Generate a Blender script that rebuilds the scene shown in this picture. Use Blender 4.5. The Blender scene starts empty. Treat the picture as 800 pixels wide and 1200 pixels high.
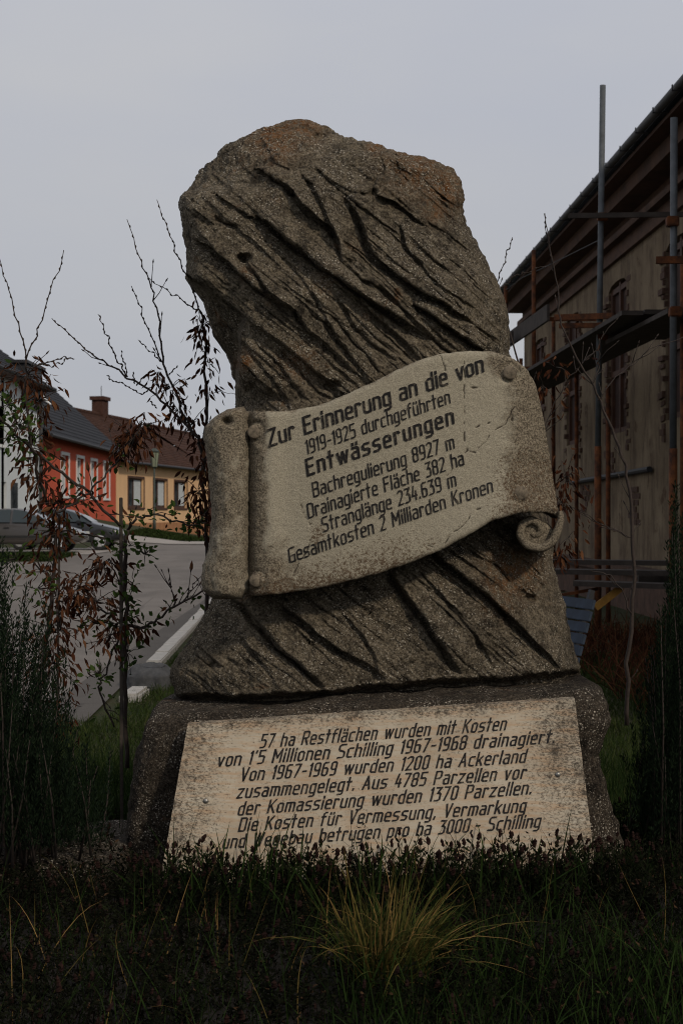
import bpy, bmesh, math, random
import numpy as np
from mathutils import Vector, Matrix
random.seed(7); RNG = np.random.default_rng(7)
sc = bpy.context.scene
COL = sc.collection
F, EYE = 1900.0, 1.5          # focal length in photo pixels, eye height

# ------------------------------------------------------------------ camera
cam = bpy.data.cameras.new('camera'); cam_o = bpy.data.objects.new('camera', cam); COL.objects.link(cam_o)
cam_o.location = (0, 0, EYE); cam_o.rotation_euler = (math.radians(90), 0, 0)
cam.sensor_fit = 'VERTICAL'; cam.sensor_height = 24.0; cam.lens = 24.0 * F / 1200.0
cam.clip_start = 0.05; cam.clip_end = 3000
cam.dof.use_dof = True; cam.dof.focus_distance = 5.9; cam.dof.aperture_fstop = 7.0
sc.camera = cam_o
sc.cycles.filter_width = 1.1
# ------------------------------------------------------------------ world, sun, exposure
SUN_EL, SUN_AZ = 34.0, 143.0      # azimuth of the sun from +Y clockwise (to the right, behind the camera)
w = bpy.data.worlds.new('World'); sc.world = w; w.use_nodes = True
nt = w.node_tree; nt.nodes.clear()
wo = nt.nodes.new('ShaderNodeOutputWorld'); bg = nt.nodes.new('ShaderNodeBackground')
sky = nt.nodes.new('ShaderNodeTexSky'); sky.sky_type = 'NISHITA'; sky.sun_disc = False
sky.sun_elevation = math.radians(SUN_EL); sky.sun_rotation = math.radians(SUN_AZ)
tc = nt.nodes.new('ShaderNodeTexCoord'); mp = nt.nodes.new('ShaderNodeMapping'); mp.inputs['Scale'].default_value = (1.2, 1.2, 4.0)
nz = nt.nodes.new('ShaderNodeTexNoise'); nz.inputs['Scale'].default_value = 2.6; nz.inputs['Detail'].default_value = 4
cr = nt.nodes.new('ShaderNodeValToRGB')
cr.color_ramp.elements[0].position = 0.3; cr.color_ramp.elements[0].color = (0.85, 0.885, 0.98, 1)
cr.color_ramp.elements[1].position = 0.7; cr.color_ramp.elements[1].color = (0.93, 0.945, 0.985, 1)
sep = nt.nodes.new('ShaderNodeSeparateXYZ'); r2 = nt.nodes.new('ShaderNodeValToRGB')
r2.color_ramp.elements[0].position = 0.0; r2.color_ramp.elements[0].color = (0.80, 0.79, 0.78, 1)
r2.color_ramp.elements[1].position = 0.45; r2.color_ramp.elements[1].color = (1.0, 1.0, 1.02, 1)
mul = nt.nodes.new('ShaderNodeMix'); mul.data_type = 'RGBA'; mul.blend_type = 'MULTIPLY'; mul.inputs[0].default_value = 1
sc10 = nt.nodes.new('ShaderNodeMix'); sc10.data_type = 'RGBA'; sc10.blend_type = 'MULTIPLY'; sc10.inputs[0].default_value = 1
sc10.inputs[7].default_value = (10.5, 10.5, 10.5, 1)
mixs = nt.nodes.new('ShaderNodeMix'); mixs.data_type = 'RGBA'; mixs.inputs[0].default_value = 0.93
L = nt.links.new
L(tc.outputs['Generated'], mp.inputs['Vector']); L(mp.outputs[0], nz.inputs['Vector']); L(nz.outputs['Fac'], cr.inputs[0])
L(tc.outputs['Generated'], sep.inputs[0]); L(sep.outputs['Z'], r2.inputs[0])
L(cr.outputs[0], mul.inputs[6]); L(r2.outputs[0], mul.inputs[7]); L(mul.outputs[2], sc10.inputs[6])
L(sky.outputs[0], mixs.inputs[6]); L(sc10.outputs[2], mixs.inputs[7]); L(mixs.outputs[2], bg.inputs['Color'])
bg.inputs['Strength'].default_value = 0.1; L(bg.outputs[0], wo.inputs['Surface'])
sun = bpy.data.lights.new('sun', 'SUN'); sun.energy = 2.9; sun.angle = math.radians(4); sun.color = (1, .89, .74)
so = bpy.data.objects.new('sun', sun); COL.objects.link(so)
a, e = math.radians(SUN_AZ), math.radians(SUN_EL)
sd = Vector((math.sin(a)*math.cos(e), math.cos(a)*math.cos(e), math.sin(e)))
so.rotation_euler = (-sd).to_track_quat('-Z', 'Y').to_euler()
sc.view_settings.view_transform = 'Standard'; sc.view_settings.look = 'None'; sc.view_settings.gamma = 1
sc.view_settings.use_curve_mapping = False; sc.view_settings.exposure = -0.74

# ------------------------------------------------------------------ helpers
def P(px, py, d):
    return Vector(((px-400)/F*d, d, EYE-(py-600)/F*d))
def link(o, parent=None):
    COL.objects.link(o)
    if parent is not None: o.parent = parent
    return o
def tag(o, label=None, cat=None, group=None, kind=None):
    if label: o['label'] = label
    if cat: o['category'] = cat
    if group: o['group'] = group
    if kind: o['kind'] = kind
    return o
def thing(name, label, cat, loc=(0, 0, 0), rz=0, group=None):
    o = bpy.data.objects.new(name, None); o.location = loc; o.rotation_euler = (0, 0, rz); o.empty_display_size = .1
    link(o); tag(o, label, cat, group); return o
def np_mesh(name, V, Fq, mat, parent=None, smooth=True, attrs=None, world=True, kind=None):
    """V (n,3); Fq (m,3|4) or a list of such arrays. With world=True the vertices are world coordinates."""
    Fs = Fq if isinstance(Fq, list) else [Fq]
    V = np.asarray(V, dtype=np.float64)
    if parent is not None and world:
        mi = np.array(world_of(parent).inverted()); V = V @ mi[:3, :3].T + mi[:3, 3]
    me = bpy.data.meshes.new(name)
    lv = np.concatenate([f.reshape(-1) for f in Fs]).astype(np.int32)
    tot = np.concatenate([np.full(len(f), f.shape[1], np.int32) for f in Fs])
    st = np.concatenate([[0], np.cumsum(tot)[:-1]]).astype(np.int32)
    me.vertices.add(len(V)); me.loops.add(len(lv)); me.polygons.add(len(tot))
    me.vertices.foreach_set('co', V.astype(np.float32).ravel())
    me.loops.foreach_set('vertex_index', lv)
    me.polygons.foreach_set('loop_start', st); me.polygons.foreach_set('loop_total', tot)
    me.polygons.foreach_set('use_smooth', np.full(len(tot), smooth))
    me.update(calc_edges=True); me.validate()
    for k, v in (attrs or {}).items():
        at = me.attributes.new(k, 'FLOAT', 'POINT'); at.data.foreach_set('value', np.asarray(v, np.float32).ravel())
    me.materials.append(mat)
    o = bpy.data.objects.new(name, me); link(o, parent)
    if kind: o['kind'] = kind
    return o
def world_of(o):
    m = Matrix.LocRotScale(o.location, o.rotation_euler, o.scale)
    return world_of(o.parent) @ m if o.parent else m
class MB:
    """collects boxes, tubes and prisms into one mesh object"""
    def __init__(s): s.v = []; s.f = []
    def add(s, vs, fs):
        b = len(s.v); s.v += [tuple(v) for v in vs]; s.f += [tuple(b+i for i in f) for f in fs]; return s
    def box(s, x0, x1, y0, y1, z0, z1, M=None):
        vs = [Vector(p) for p in ((x0,y0,z0),(x1,y0,z0),(x1,y1,z0),(x0,y1,z0),(x0,y0,z1),(x1,y0,z1),(x1,y1,z1),(x0,y1,z1))]
        if M is not None: vs = [M @ v for v in vs]
        return s.add(vs, [(0,3,2,1),(4,5,6,7),(0,1,5,4),(1,2,6,5),(2,3,7,6),(3,0,4,7)])
    def beam(s, a, b, wd, ht, up=(0, 0, 1)):
        a, b = Vector(a), Vector(b); d = (b-a).normalized(); u = Vector(up)
        r = d.cross(u)
        if r.length < 1e-4: r = d.cross(Vector((1, 0, 0)))
        r.normalize(); u = r.cross(d)
        vs = [p+r*sx*wd/2+u*sz*ht/2 for p in (a, b) for sx, sz in ((-1,-1),(1,-1),(1,1),(-1,1))]
        return s.add(vs, [(0,1,2,3),(7,6,5,4),(0,4,5,1),(1,5,6,2),(2,6,7,3),(3,7,4,0)])
    def tube(s, pts, rad, n=6):
        pts = [Vector(p) for p in pts]; rad = rad if hasattr(rad, '__len__') else [rad]*len(pts)
        b = len(s.v); m = len(pts)
        for i, p in enumerate(pts):
            d = (pts[min(i+1, m-1)]-pts[max(i-1, 0)]).normalized()
            r = d.cross(Vector((0.12, 1, 0.05))); r.normalize(); u = r.cross(d)
            for k in range(n):
                t = 2*math.pi*k/n; s.v.append(tuple(p+(r*math.cos(t)+u*math.sin(t))*rad[i]))
        for i in range(m-1):
            for k in range(n):
                s.f.append((b+i*n+k, b+i*n+(k+1) % n, b+(i+1)*n+(k+1) % n, b+(i+1)*n+k))
        s.f.append(tuple(b+k for k in range(n))[::-1]); s.f.append(tuple(b+(m-1)*n+k for k in range(n)))
        return s
    def prism(s, poly, axis, a0, a1):
        """poly of 2-D points extruded along axis (0,1,2) between a0 and a1"""
        n = len(poly)
        def pt(p, a):
            q = list(p); q.insert(axis, a); return q
        s.add([pt(p, a0) for p in poly]+[pt(p, a1) for p in poly],
              [tuple(range(n))[::-1], tuple(range(n, 2*n))]+[(i, (i+1) % n, n+(i+1) % n, n+i) for i in range(n)])
        return s
    def build(s, name, mat, parent=None, smooth=False, bevel=0, world=False, kind=None):
        me = bpy.data.meshes.new(name)
        v = s.v
        if parent is not None and world:
            mi = world_of(parent).inverted(); v = [tuple(mi @ Vector(p)) for p in v]
        me.from_pydata(v, [], s.f); me.update()
        bm = bmesh.new(); bm.from_mesh(me)
        bmesh.ops.recalc_face_normals(bm, faces=bm.faces)
        if bevel: bmesh.ops.bevel(bm, geom=list(bm.edges), offset=bevel, segments=2, affect='EDGES', clamp_overlap=True)
        bm.to_mesh(me); bm.free()
        me.polygons.foreach_set('use_smooth', [smooth]*len(me.polygons))
        me.materials.append(mat); o = bpy.data.objects.new(name, me); link(o, parent)
        if kind: o['kind'] = kind
        return o
def copy_tree(o, parent=None):
    c = o.copy(); COL.objects.link(c); c.parent = parent
    for ch in list(o.children): copy_tree(ch, c)
    return c
# ---- numpy noise
def _hash(ix, iy, iz):
    h = (ix.astype(np.int64)*374761393 + iy.astype(np.int64)*668265263 + iz.astype(np.int64)*2147483647) & 0xffffffff
    h = ((h ^ (h >> 13))*1274126177) & 0xffffffff
    h = (h ^ (h >> 16)); h = (h*2246822519) & 0xffffffff; h ^= (h >> 15)
    return (h & 0xffffff)/float(0xffffff)
def vnoise(x, y, z):
    ix, iy, iz = np.floor(x), np.floor(y), np.floor(z)
    fx, fy, fz = x-ix, y-iy, z-iz
    fx, fy, fz = [f*f*(3-2*f) for f in (fx, fy, fz)]
    r = 0
    for dx in (0, 1):
        for dy in (0, 1):
            for dz in (0, 1):
                wgt = (fx if dx else 1-fx)*(fy if dy else 1-fy)*(fz if dz else 1-fz)
                r = r+wgt*_hash(ix+dx, iy+dy, iz+dz)
    return r*2-1
def fbm(x, y, z, octv=4, gain=.5):
    s = 0; a = 1; t = 0
    for i in range(octv):
        s = s+a*vnoise(x*2**i+i*17.3, y*2**i+i*7.1, z*2**i+i*3.7); t += a; a *= gain
    return s/t
def seg_dist(px, py, poly):
    """signed distance (negative = below/left of a line that runs left to right) and position along it"""
    best = np.full(px.shape, 1e9); sg = np.zeros(px.shape); tt = np.zeros(px.shape); n = len(poly)-1
    for i in range(n):
        ax, ay = poly[i]; bx, by = poly[i+1]; dx, dy = bx-ax, by-ay; l2 = dx*dx+dy*dy
        t = np.clip(((px-ax)*dx+(py-ay)*dy)/l2, 0, 1)
        ex, ey = px-ax-t*dx, py-ay-t*dy; d = np.hypot(ex, ey)
        side = np.sign(dy*(px-ax)-dx*(py-ay))      # + = above (smaller py) for a line going right
        m = d < best-1e-9
        best = np.where(m, d, best); sg = np.where(m, side, sg); tt = np.where(m, (i+t)/n, tt)
    return best*sg, tt
def smooth(a, b, x):
    t = np.clip((x-a)/(b-a), 0, 1); return t*t*(3-2*t)

# ------------------------------------------------------------------ materials
def lin(c):
    return tuple(((x/255)/12.92 if x/255 <= .04045 else ((x/255+.055)/1.055)**2.4) for x in c)+(1,)
class Mat:
    def __init__(s, name, rough=.85, spec=.3, metal=0):
        s.m = bpy.data.materials.new(name); s.m.use_nodes = True; s.nt = s.m.node_tree
        s.b = s.nt.nodes['Principled BSDF']; s.b.inputs['Roughness'].default_value = rough
        s.b.inputs['Specular IOR Level'].default_value = spec; s.b.inputs['Metallic'].default_value = metal
        s.tc = s.nt.nodes.new('ShaderNodeTexCoord')
    def N(s, t, **k):
        n = s.nt.nodes.new(t)
        for a, b in k.items():
            if isinstance(b, tuple) or not hasattr(n, a): n.inputs[a].default_value = b
            else: setattr(n, a, b)
        return n
    def L(s, a, b): s.nt.links.new(a, b)
    def coord(s, scale=(1, 1, 1), rot=(0, 0, 0)):
        m = s.nt.nodes.new('ShaderNodeMapping'); m.inputs['Scale'].default_value = scale; m.inputs['Rotation'].default_value = rot
        s.L(s.tc.outputs['Object'], m.inputs[0]); return m.outputs[0]
    def noise(s, scale, detail=5, rough=.55, vec=None, dist=0):
        n = s.nt.nodes.new('ShaderNodeTexNoise'); n.inputs['Scale'].default_value = scale
        n.inputs['Detail'].default_value = detail; n.inputs['Roughness'].default_value = rough; n.inputs['Distortion'].default_value = dist
        s.L(vec if vec is not None else s.tc.outputs['Object'], n.inputs['Vector']); return n.outputs['Fac']
    def voro(s, scale, vec=None, feature='F1', out='Distance'):
        n = s.nt.nodes.new('ShaderNodeTexVoronoi'); n.feature = feature; n.inputs['Scale'].default_value = scale
        s.L(vec if vec is not None else s.tc.outputs['Object'], n.inputs['Vector']); return n.outputs[out]
    def ramp(s, fac, stops, interp='LINEAR'):
        n = s.nt.nodes.new('ShaderNodeValToRGB'); n.color_ramp.interpolation = interp
        els = n.color_ramp.elements
        while len(els) < len(stops): els.new(.5)
        for e_, (p, c) in zip(els, stops):
            e_.position = p; e_.color = (c, c, c, 1) if isinstance(c, (int, float)) else (c if len(c) == 4 else tuple(c)+(1,))
        s.L(fac, n.inputs[0]); return n.outputs[0]
    def mix(s, fac, a, b, blend='MIX'):
        n = s.nt.nodes.new('ShaderNodeMix'); n.data_type = 'RGBA'; n.blend_type = blend
        for sock, v in ((n.inputs[0], fac), (n.inputs[6], a), (n.inputs[7], b)):
            if isinstance(v, (int, float)): sock.default_value = v
            elif isinstance(v, tuple): sock.default_value = v if len(v) == 4 else v+(1,)
            else: s.L(v, sock)
        return n.outputs[2]
    def math(s, op, a, b=0):
        n = s.nt.nodes.new('ShaderNodeMath'); n.operation = op
        for sock, v in ((n.inputs[0], a), (n.inputs[1], b)):
            if isinstance(v, (int, float)): sock.default_value = v
            else: s.L(v, sock)
        return n.outputs[0]
    def attr(s, name):
        n = s.nt.nodes.new('ShaderNodeAttribute'); n.attribute_name = name; return n.outputs['Fac']
    def color(s, c):
        if isinstance(c, tuple): s.b.inputs['Base Color'].default_value = c if len(c) == 4 else c+(1,)
        else: s.L(c, s.b.inputs['Base Color'])
        return s
    def bump(s, h, dist=.01, strength=.6):
        n = s.nt.nodes.new('ShaderNodeBump'); n.inputs['Distance'].default_value = dist; n.inputs['Strength'].default_value = strength
        s.L(h, n.inputs['Height']); s.L(n.outputs[0], s.b.inputs['Normal']); return s

def stone_mat(name, base, dark, light, orange=0.25, speck=1.0):
    s = Mat(name, .95, .15)
    n1 = s.noise(3.0, 6, .6); n2 = s.noise(26, 8, .8); n3 = s.noise(115, 4, .75)
    c = s.mix(s.ramp(n2, [(.38, 0), (.62, 1)]), dark, base)
    c = s.mix(s.ramp(n1, [(.4, 0), (.75, .5)]), c, tuple(x*1.5 for x in base[:3]))
    c = s.mix(s.ramp(n3, [(.36, 0), (.50, .5), (.64, 1)]), s.mix(1, c, (.30, .27, .24), 'MULTIPLY'), s.mix(1, c, (2.0, 1.93, 1.8), 'MULTIPLY'))
    # dark lichen crust
    c = s.mix(s.ramp(s.noise(9, 8, .75), [(.54, 0), (.62, .75)]), c, tuple(x*.35 for x in dark[:3]))
    # orange-brown lichen, in patches of its own and where painted by the lichen attribute
    lic = s.math('MAXIMUM', s.ramp(s.noise(5.5, 7, .7, dist=.5), [(.62, 0), (.72, orange)]),
                 s.math('MULTIPLY', s.attr('lichen'), s.ramp(s.noise(38, 7, .8), [(.42, 0), (.58, .95)])))
    c = s.mix(lic, c, (.20, .078, .018))
    # pale exposed aggregate grains
    vo = s.voro(100); vc = s.voro(100, out='Color')
    pick = s.ramp(vc, [(.54, 0), (.74, 1)]); 
    gr = s.math('MULTIPLY', s.ramp(vo, [(.22, 1), (.42, 0)]), pick)
    vo2 = s.voro(200); pk2 = s.ramp(s.voro(200, out='Color'), [(.55, 0), (.72, .75)])
    gr2 = s.math('MULTIPLY', s.ramp(vo2, [(.25, 1), (.45, 0)]), pk2)
    patch = s.ramp(s.noise(7, 4, .6), [(.40, .08), (.58, 1)])
    g = s.math('MULTIPLY', s.math('MAXIMUM', gr, gr2), s.math('MULTIPLY', patch, speck))
    c = s.mix(g, c, light)
    # dark pores
    c = s.mix(s.ramp(s.voro(160), [(.05, .8), (.16, 0)]), c, (.008, .006, .005))
    s.color(c)
    h = s.math('ADD', s.math('MULTIPLY', n3, .6), s.math('ADD', s.math('MULTIPLY', n2, 1.2), s.math('MULTIPLY', g, .5)))
    s.bump(h, .016, 1.0)
    return s.m
M = {}
M['rock'] = stone_mat('weathered_stone', (.150, .128, .096), (.036, .030, .023), (.62, .55, .44), .5)
M['plinth'] = stone_mat('exposed_aggregate', (.062, .051, .040), (.013, .011, .009), (.62, .55, .45), .35, 1.0)
def banner_mat():
    s = Mat('banner_stone', .92, .15)
    n2 = s.noise(30, 6, .7); n3 = s.noise(260, 3, .6)
    base = s.mix(s.ramp(n3, [(.35, 0), (.65, 1)]), (.215, .188, .14), (.375, .335, .25))
    g = s.attr('grime')
    # coarse grey weathered skin where the grime attribute says so
    wth = s.mix(s.ramp(s.noise(170, 4, .75), [(.4, 0), (.62, 1)]), (.045, .034, .024), (.27, .225, .16))
    gm = s.math('ADD', g, s.math('MULTIPLY', s.math('SUBTRACT', s.noise(14, 7, .75), .5), 1.3))
    c = s.mix(s.ramp(gm, [(.42, 0), (.66, .95)]), base, wth)
    # brown stains and specks
    b = s.attr('stain')
    bm_ = s.math('ADD', b, s.math('MULTIPLY', s.math('SUBTRACT', s.noise(105, 7, .85), .5), 3.0))
    c = s.mix(s.ramp(bm_, [(.60, 0), (.78, .85)]), c, (.060, .030, .013))
    c = s.mix(s.ramp(s.noise(95, 5, .8), [(.66, 0), (.70, .7)]), c, (.04, .028, .018))
    c = s.mix(s.ramp(s.attr('crack'), [(.2, 0), (.8, .85)]), c, (.02, .014, .01))
    s.color(c); s.bump(s.math('ADD', n2, n3), .004, .55); return s.m
M['banner'] = banner_mat()
def plaque_mat():
    s = Mat('travertine', .8, .2)
    v = s.coord((1, 1, 1), (0, math.radians(3.7), 0))
    n = s.noise(6, 6, .65); st = s.noise(9, 7, .7, s.coord((1, 1, 9), (0, math.radians(-4), 0)))
    c = s.mix(s.ramp(n, [(.35, 0), (.65, 1)]), (.34, .28, .205), (.45, .395, .305))
    c = s.mix(s.ramp(st, [(.45, 0), (.64, .55)]), c, (.38, .22, .11))
    pit = s.noise(95, 7, .8, s.coord((1, 1, 1.7), (0, math.radians(-4), 0)))
    zone = s.math('ADD', s.attr('grime'), s.math('MULTIPLY', s.math('SUBTRACT', s.noise(5, 5, .6), .5), .9))
    thr = s.math('ADD', pit, s.math('MULTIPLY', zone, .16))
    c = s.mix(s.ramp(thr, [(.63, 0), (.69, .85)]), c, (.05, .038, .027))
    blot = s.math('ADD', s.noise(19, 8, .8), s.math('MULTIPLY', zone, .16))
    c = s.mix(s.ramp(blot, [(.66, 0), (.74, .8)]), c, (.045, .036, .027))
    s.color(c); s.bump(s.ramp(thr, [(.6, 1), (.66, 0)]), .003, .6); return s.m
M['travertine'] = plaque_mat()
def paint_letters():
    s = Mat('letter_paint', .75, .2); n = s.noise(90, 5, .7)
    s.color(s.mix(s.ramp(n, [(.52, 0), (.70, .75)]), (.010, .009, .009), (.13, .105, .075))); return s.m
M['ink'] = paint_letters()
def simple(name, c, rough=.8, var=.25, scale=8, spec=.3, metal=0, bump=0, bscale=None):
    s = Mat(name, rough, spec, metal); c = tuple(c[:3])
    n = s.noise(scale, 6, .65)
    s.color(s.mix(s.ramp(n, [(.3, 0), (.7, 1)]), tuple(x*(1-var) for x in c), tuple(min(1, x*(1+var)) for x in c)))
    if bump: s.bump(s.noise(bscale or scale*4, 5, .7), bump, .6)
    return s.m
def leaf_mat(name, stops, rough=.6, trans=.15):
    s = Mat(name, .9, .05); c = s.ramp(s.attr('rnd'), stops); s.color(c)
    tr = s.nt.nodes.new('ShaderNodeBsdfTranslucent'); s.L(c, tr.inputs['Color'])
    mx = s.nt.nodes.new('ShaderNodeMixShader'); mx.inputs[0].default_value = trans
    out = s.nt.nodes['Material Output']
    s.L(s.b.outputs[0], mx.inputs[1]); s.L(tr.outputs[0], mx.inputs[2]); s.L(mx.outputs[0], out.inputs['Surface'])
    return s.m
M['bark'] = simple('dark_bark', (.035, .025, .02), .8, .4, 60)
M['stake'] = simple('grey_stake_wood', (.05, .04, .032), .9, .4, 40, bump=.002)
M['brown_leaf'] = leaf_mat('withered_leaf', [(0, (.022, .009, .006)), (.6, (.060, .021, .010)), (1, (.13, .058, .027))])
M['green_leaf'] = leaf_mat('young_leaf', [(0, (.020, .036, .010)), (1, (.065, .105, .025))], trans=.25)
M['juniper'] = leaf_mat('juniper_needles', [(0, (.003, .006, .004)), (1, (.018, .030, .014))])
M['grass'] = leaf_mat('lawn_grass', [(0, (.012, .019, .006)), (.7, (.034, .052, .013)), (1, (.08, .08, .03))])
M['long_grass'] = leaf_mat('long_grass', [(0, (.006, .012, .003)), (.8, (.024, .044, .010)), (1, (.16, .12, .05))])
M['dry_grass'] = leaf_mat('dry_grass', [(0, (.018, .030, .007)), (.40, (.075, .070, .018)), (.75, (.15, .095, .03)), (1, (.32, .19, .07))])
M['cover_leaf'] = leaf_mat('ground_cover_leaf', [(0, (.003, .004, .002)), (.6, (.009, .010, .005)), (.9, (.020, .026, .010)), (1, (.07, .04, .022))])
M['flower'] = leaf_mat('withered_flower_head', [(0, (.007, .004, .004)), (1, (.035, .018, .014))])
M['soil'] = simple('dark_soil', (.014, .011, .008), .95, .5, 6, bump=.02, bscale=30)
def ground_mat():
    s = Mat('lawn_ground', .95, .1)
    c = s.mix(s.ramp(s.noise(1.2, 7, .7), [(.4, 0), (.6, 1)]), (.028, .040, .014), (.05, .045, .024))
    s.color(c); s.bump(s.noise(25, 6, .7), .03, .8); return s.m
M['ground'] = ground_mat()
def road_mat(name, c1, c2):
    s = Mat(name, .9, .25)
    c = s.mix(s.ramp(s.noise(.5, 5, .6), [(.35, 0), (.65, 1)]), c1, c2); c = s.mix(s.ramp(s.noise(.22, 6, .7, s.coord((1, .35, 1)), dist=1.2), [(.50, 0), (.56, .45)]), c, tuple(x*.62 for x in c1))
    c = s.mix(s.ramp(s.noise(60, 4, .7), [(.4, 0), (.65, .35)]), c, tuple(x*1.5 for x in c2))
    c = s.mix(s.ramp(s.voro(.55, feature='DISTANCE_TO_EDGE'), [(.0, .5), (.012, 0)]), c, tuple(x*.45 for x in c1))
    s.color(c); s.bump(s.noise(120, 4, .7), .004, .5); return s.m
M['road'] = road_mat('worn_asphalt', (.120, .105, .092), (.160, .141, .124))
M['gutter_road'] = road_mat('darker_asphalt', (.065, .057, .050), (.09, .08, .07))
M['kerb'] = simple('pale_kerb_stone', (.36, .34, .31), .85, .2, 12, bump=.004)
M['pale_paving'] = simple('pale_paving', (.30, .27, .24), .9, .15, 3)
M['dirt'] = simple('brown_dirt', (.10, .066, .038), .95, .4, 7, bump=.02, bscale=40)
M['grey_stone'] = simple('grey_stone', (.055, .055, .056), .9, .35, 14, bump=.01)

# ------------------------------------------------------------------ terrain
def gz(x, y):
    x = np.asarray(x, float); y = np.asarray(y, float)
    z = .2*np.exp(-((x/2.6)**2+((y-5.6)/2.6)**2)**1.5)
    z = z+.15*smooth(40, 54, y)
    far = .97-.17*(np.clip(x*84/np.clip(y, 84, 140), -14, -7)+11.7)
    z = z+(far-.15)*smooth(56, 80, y)*smooth(0, -6, x)+((EYE-far)*(1-np.clip(y, 84, 135)/84.))*smooth(0, -6, x)
    z = z+.04*vnoise(x*.6, y*.6, 0*x)*smooth(2.1, 3.5, np.abs(x+3.6))*smooth(30, 10, y)*.5
    return z
def sheet(name, xs, ys, mat, lift=0., kind='structure', parent=None):
    X, Y = np.meshgrid(xs, ys); V = np.stack([X, Y, gz(X, Y)+lift], -1).reshape(-1, 3)
    n, m = len(ys), len(xs); i = np.arange(n*m).reshape(n, m)
    Q = np.stack([i[:-1, :-1], i[:-1, 1:], i[1:, 1:], i[1:, :-1]], -1).reshape(-1, 4)
    return np_mesh(name, V, Q, mat, parent, kind=kind)
xs = np.unique(np.concatenate([np.linspace(-900, -30, 30), np.linspace(-30, -8, 45), np.linspace(-8, 8, 110), np.linspace(8, 30, 20), np.linspace(30, 900, 30)]))
ys = np.unique(np.concatenate([np.linspace(-60, 1, 12), np.linspace(1, 18, 120), np.linspace(18, 110, 140), np.linspace(110, 1500, 40)]))
sheet('ground', xs, ys, M['ground'])
def strip(name, L_, R_, mat, lift, ny=120, nx=12, kind='structure'):
    """ribbon between two polylines L_ and R_ given as [(x, y), ...] with equal y"""
    y0, y1 = L_[0][1], L_[-1][1]; yy = np.linspace(y0, y1, ny)
    xl = np.interp(yy, [p[1] for p in L_], [p[0] for p in L_]); xr = np.interp(yy, [p[1] for p in R_], [p[0] for p in R_])
    t = np.linspace(0, 1, nx); X = xl[:, None]*(1-t)+xr[:, None]*t; Y = np.repeat(yy[:, None], nx, 1)
    V = np.stack([X, Y, gz(X, Y)+lift], -1).reshape(-1, 3); i = np.arange(ny*nx).reshape(ny, nx)
    Q = np.stack([i[:-1, :-1], i[:-1, 1:], i[1:, 1:], i[1:, :-1]], -1).reshape(-1, 4)
    return np_mesh(name, V, Q, mat, kind=kind)
strip('road', [(-30, 11.2), (-30, 46), (-9.2, 50), (-9.4, 66), (-9.4, 70)], [(-2.25, 11.2), (-2.3, 26), (-2.4, 70), (-2.4, 70.1)][:3]+[(-2.4, 70)], M['road'], .012, 160, 40)
strip('gutter_strip', [(-2.25, 11.2), (-2.3, 26), (-2.7, 60)], [(-1.80, 11.2), (-1.95, 17), (-2.2, 60)], M['gutter_road'], .020, 60, 4)
strip('parking_bay', [(-30, 51.2), (-30, 58.6)], [(-7.9, 51.2), (-7.6, 58.6)], M['pale_paving'], .03, 14, 30)
strip('pavement', [(-9.1, 66), (-9.6, 71.5)], [(-2.4, 66), (-2.4, 71.5)], M['pale_paving'], .04, 10, 30)
strip('dirt_patch', [(-1.62, 15.2), (-1.84, 23)], [(-.6, 15.2), (-.4, 23)], M['dirt'], .02, 20, 20)

def kerbs():
    k = 0; y = 15.7; proto = None
    t = thing('kerb', 'pale kerb stones in a row along the road behind the monument', 'kerb', (-1.8, y, 0))
    while y < 42:
        x = -1.72-.026*(y-12)
        o = MB().box(-.075, .075, 0, .985, -.1, .065).build('kerb_stone', M['kerb'], t, bevel=.012) if proto is None else proto.copy()
        if proto is None: proto = o
        else: COL.objects.link(o); o.parent = t
        o.location = (x+1.8, y-15.7, random.uniform(-.006, .006)); o.rotation_euler = (0, 0, .026+random.uniform(-.01, .01))
        y += 1.0
    t2 = thing('kerb', 'single short pale kerb stone beside the grey block, near the wooden stake', 'kerb', (-1.67, 12.45, 0))
    for dx, dy, dz in ((0, 0.3, 0),):
        o = MB().box(-.08, .08, 0, .58, -.1, .07).build('kerb_stone', M['kerb'], t2, bevel=.02)
        o.location = (dx, dy, dz); o.rotation_euler = (0, 0, random.uniform(-.04, .04))
kerbs()

# ------------------------------------------------------------------ monument
monument = thing('monument', 'tall carved stone memorial with an inscribed scroll, on a rough concrete plinth', 'monument', (0, 6.2, .15))

LEFT = [(139,350),(141,340),(146,322),(152,307),(157,295),(162,282),(168,271),(176,260),(184,257),(190,251),(195,245),(200,239),(207,232),(214,228),(220,225),(225,218),(230,212),(242,209),(262,214),(275,215),(292,220),(308,220),(327,218),(340,228),(352,237),(372,243),(392,250),(410,264),(427,271),(450,275),(478,277),(500,268),(600,262),(690,255),(705,246),(720,238),(740,226),(755,218),(770,207),(785,200),(800,202),(812,206),(836,216)]
RIGHT = [(139,352),(142,362),(145,371),(150,382),(155,392),(160,402),(166,424),(169,440),(172,448),(177,462),(184,487),(189,507),(194,519),(200,530),(210,537),(225,540),(242,542),(265,547),(285,560),(310,572),(330,582),(357,592),(375,596),(400,597),(450,600),(560,630),(640,646),(669,649),(695,657),(729,664),(759,670),(781,677),(800,681),(836,684)]
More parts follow.
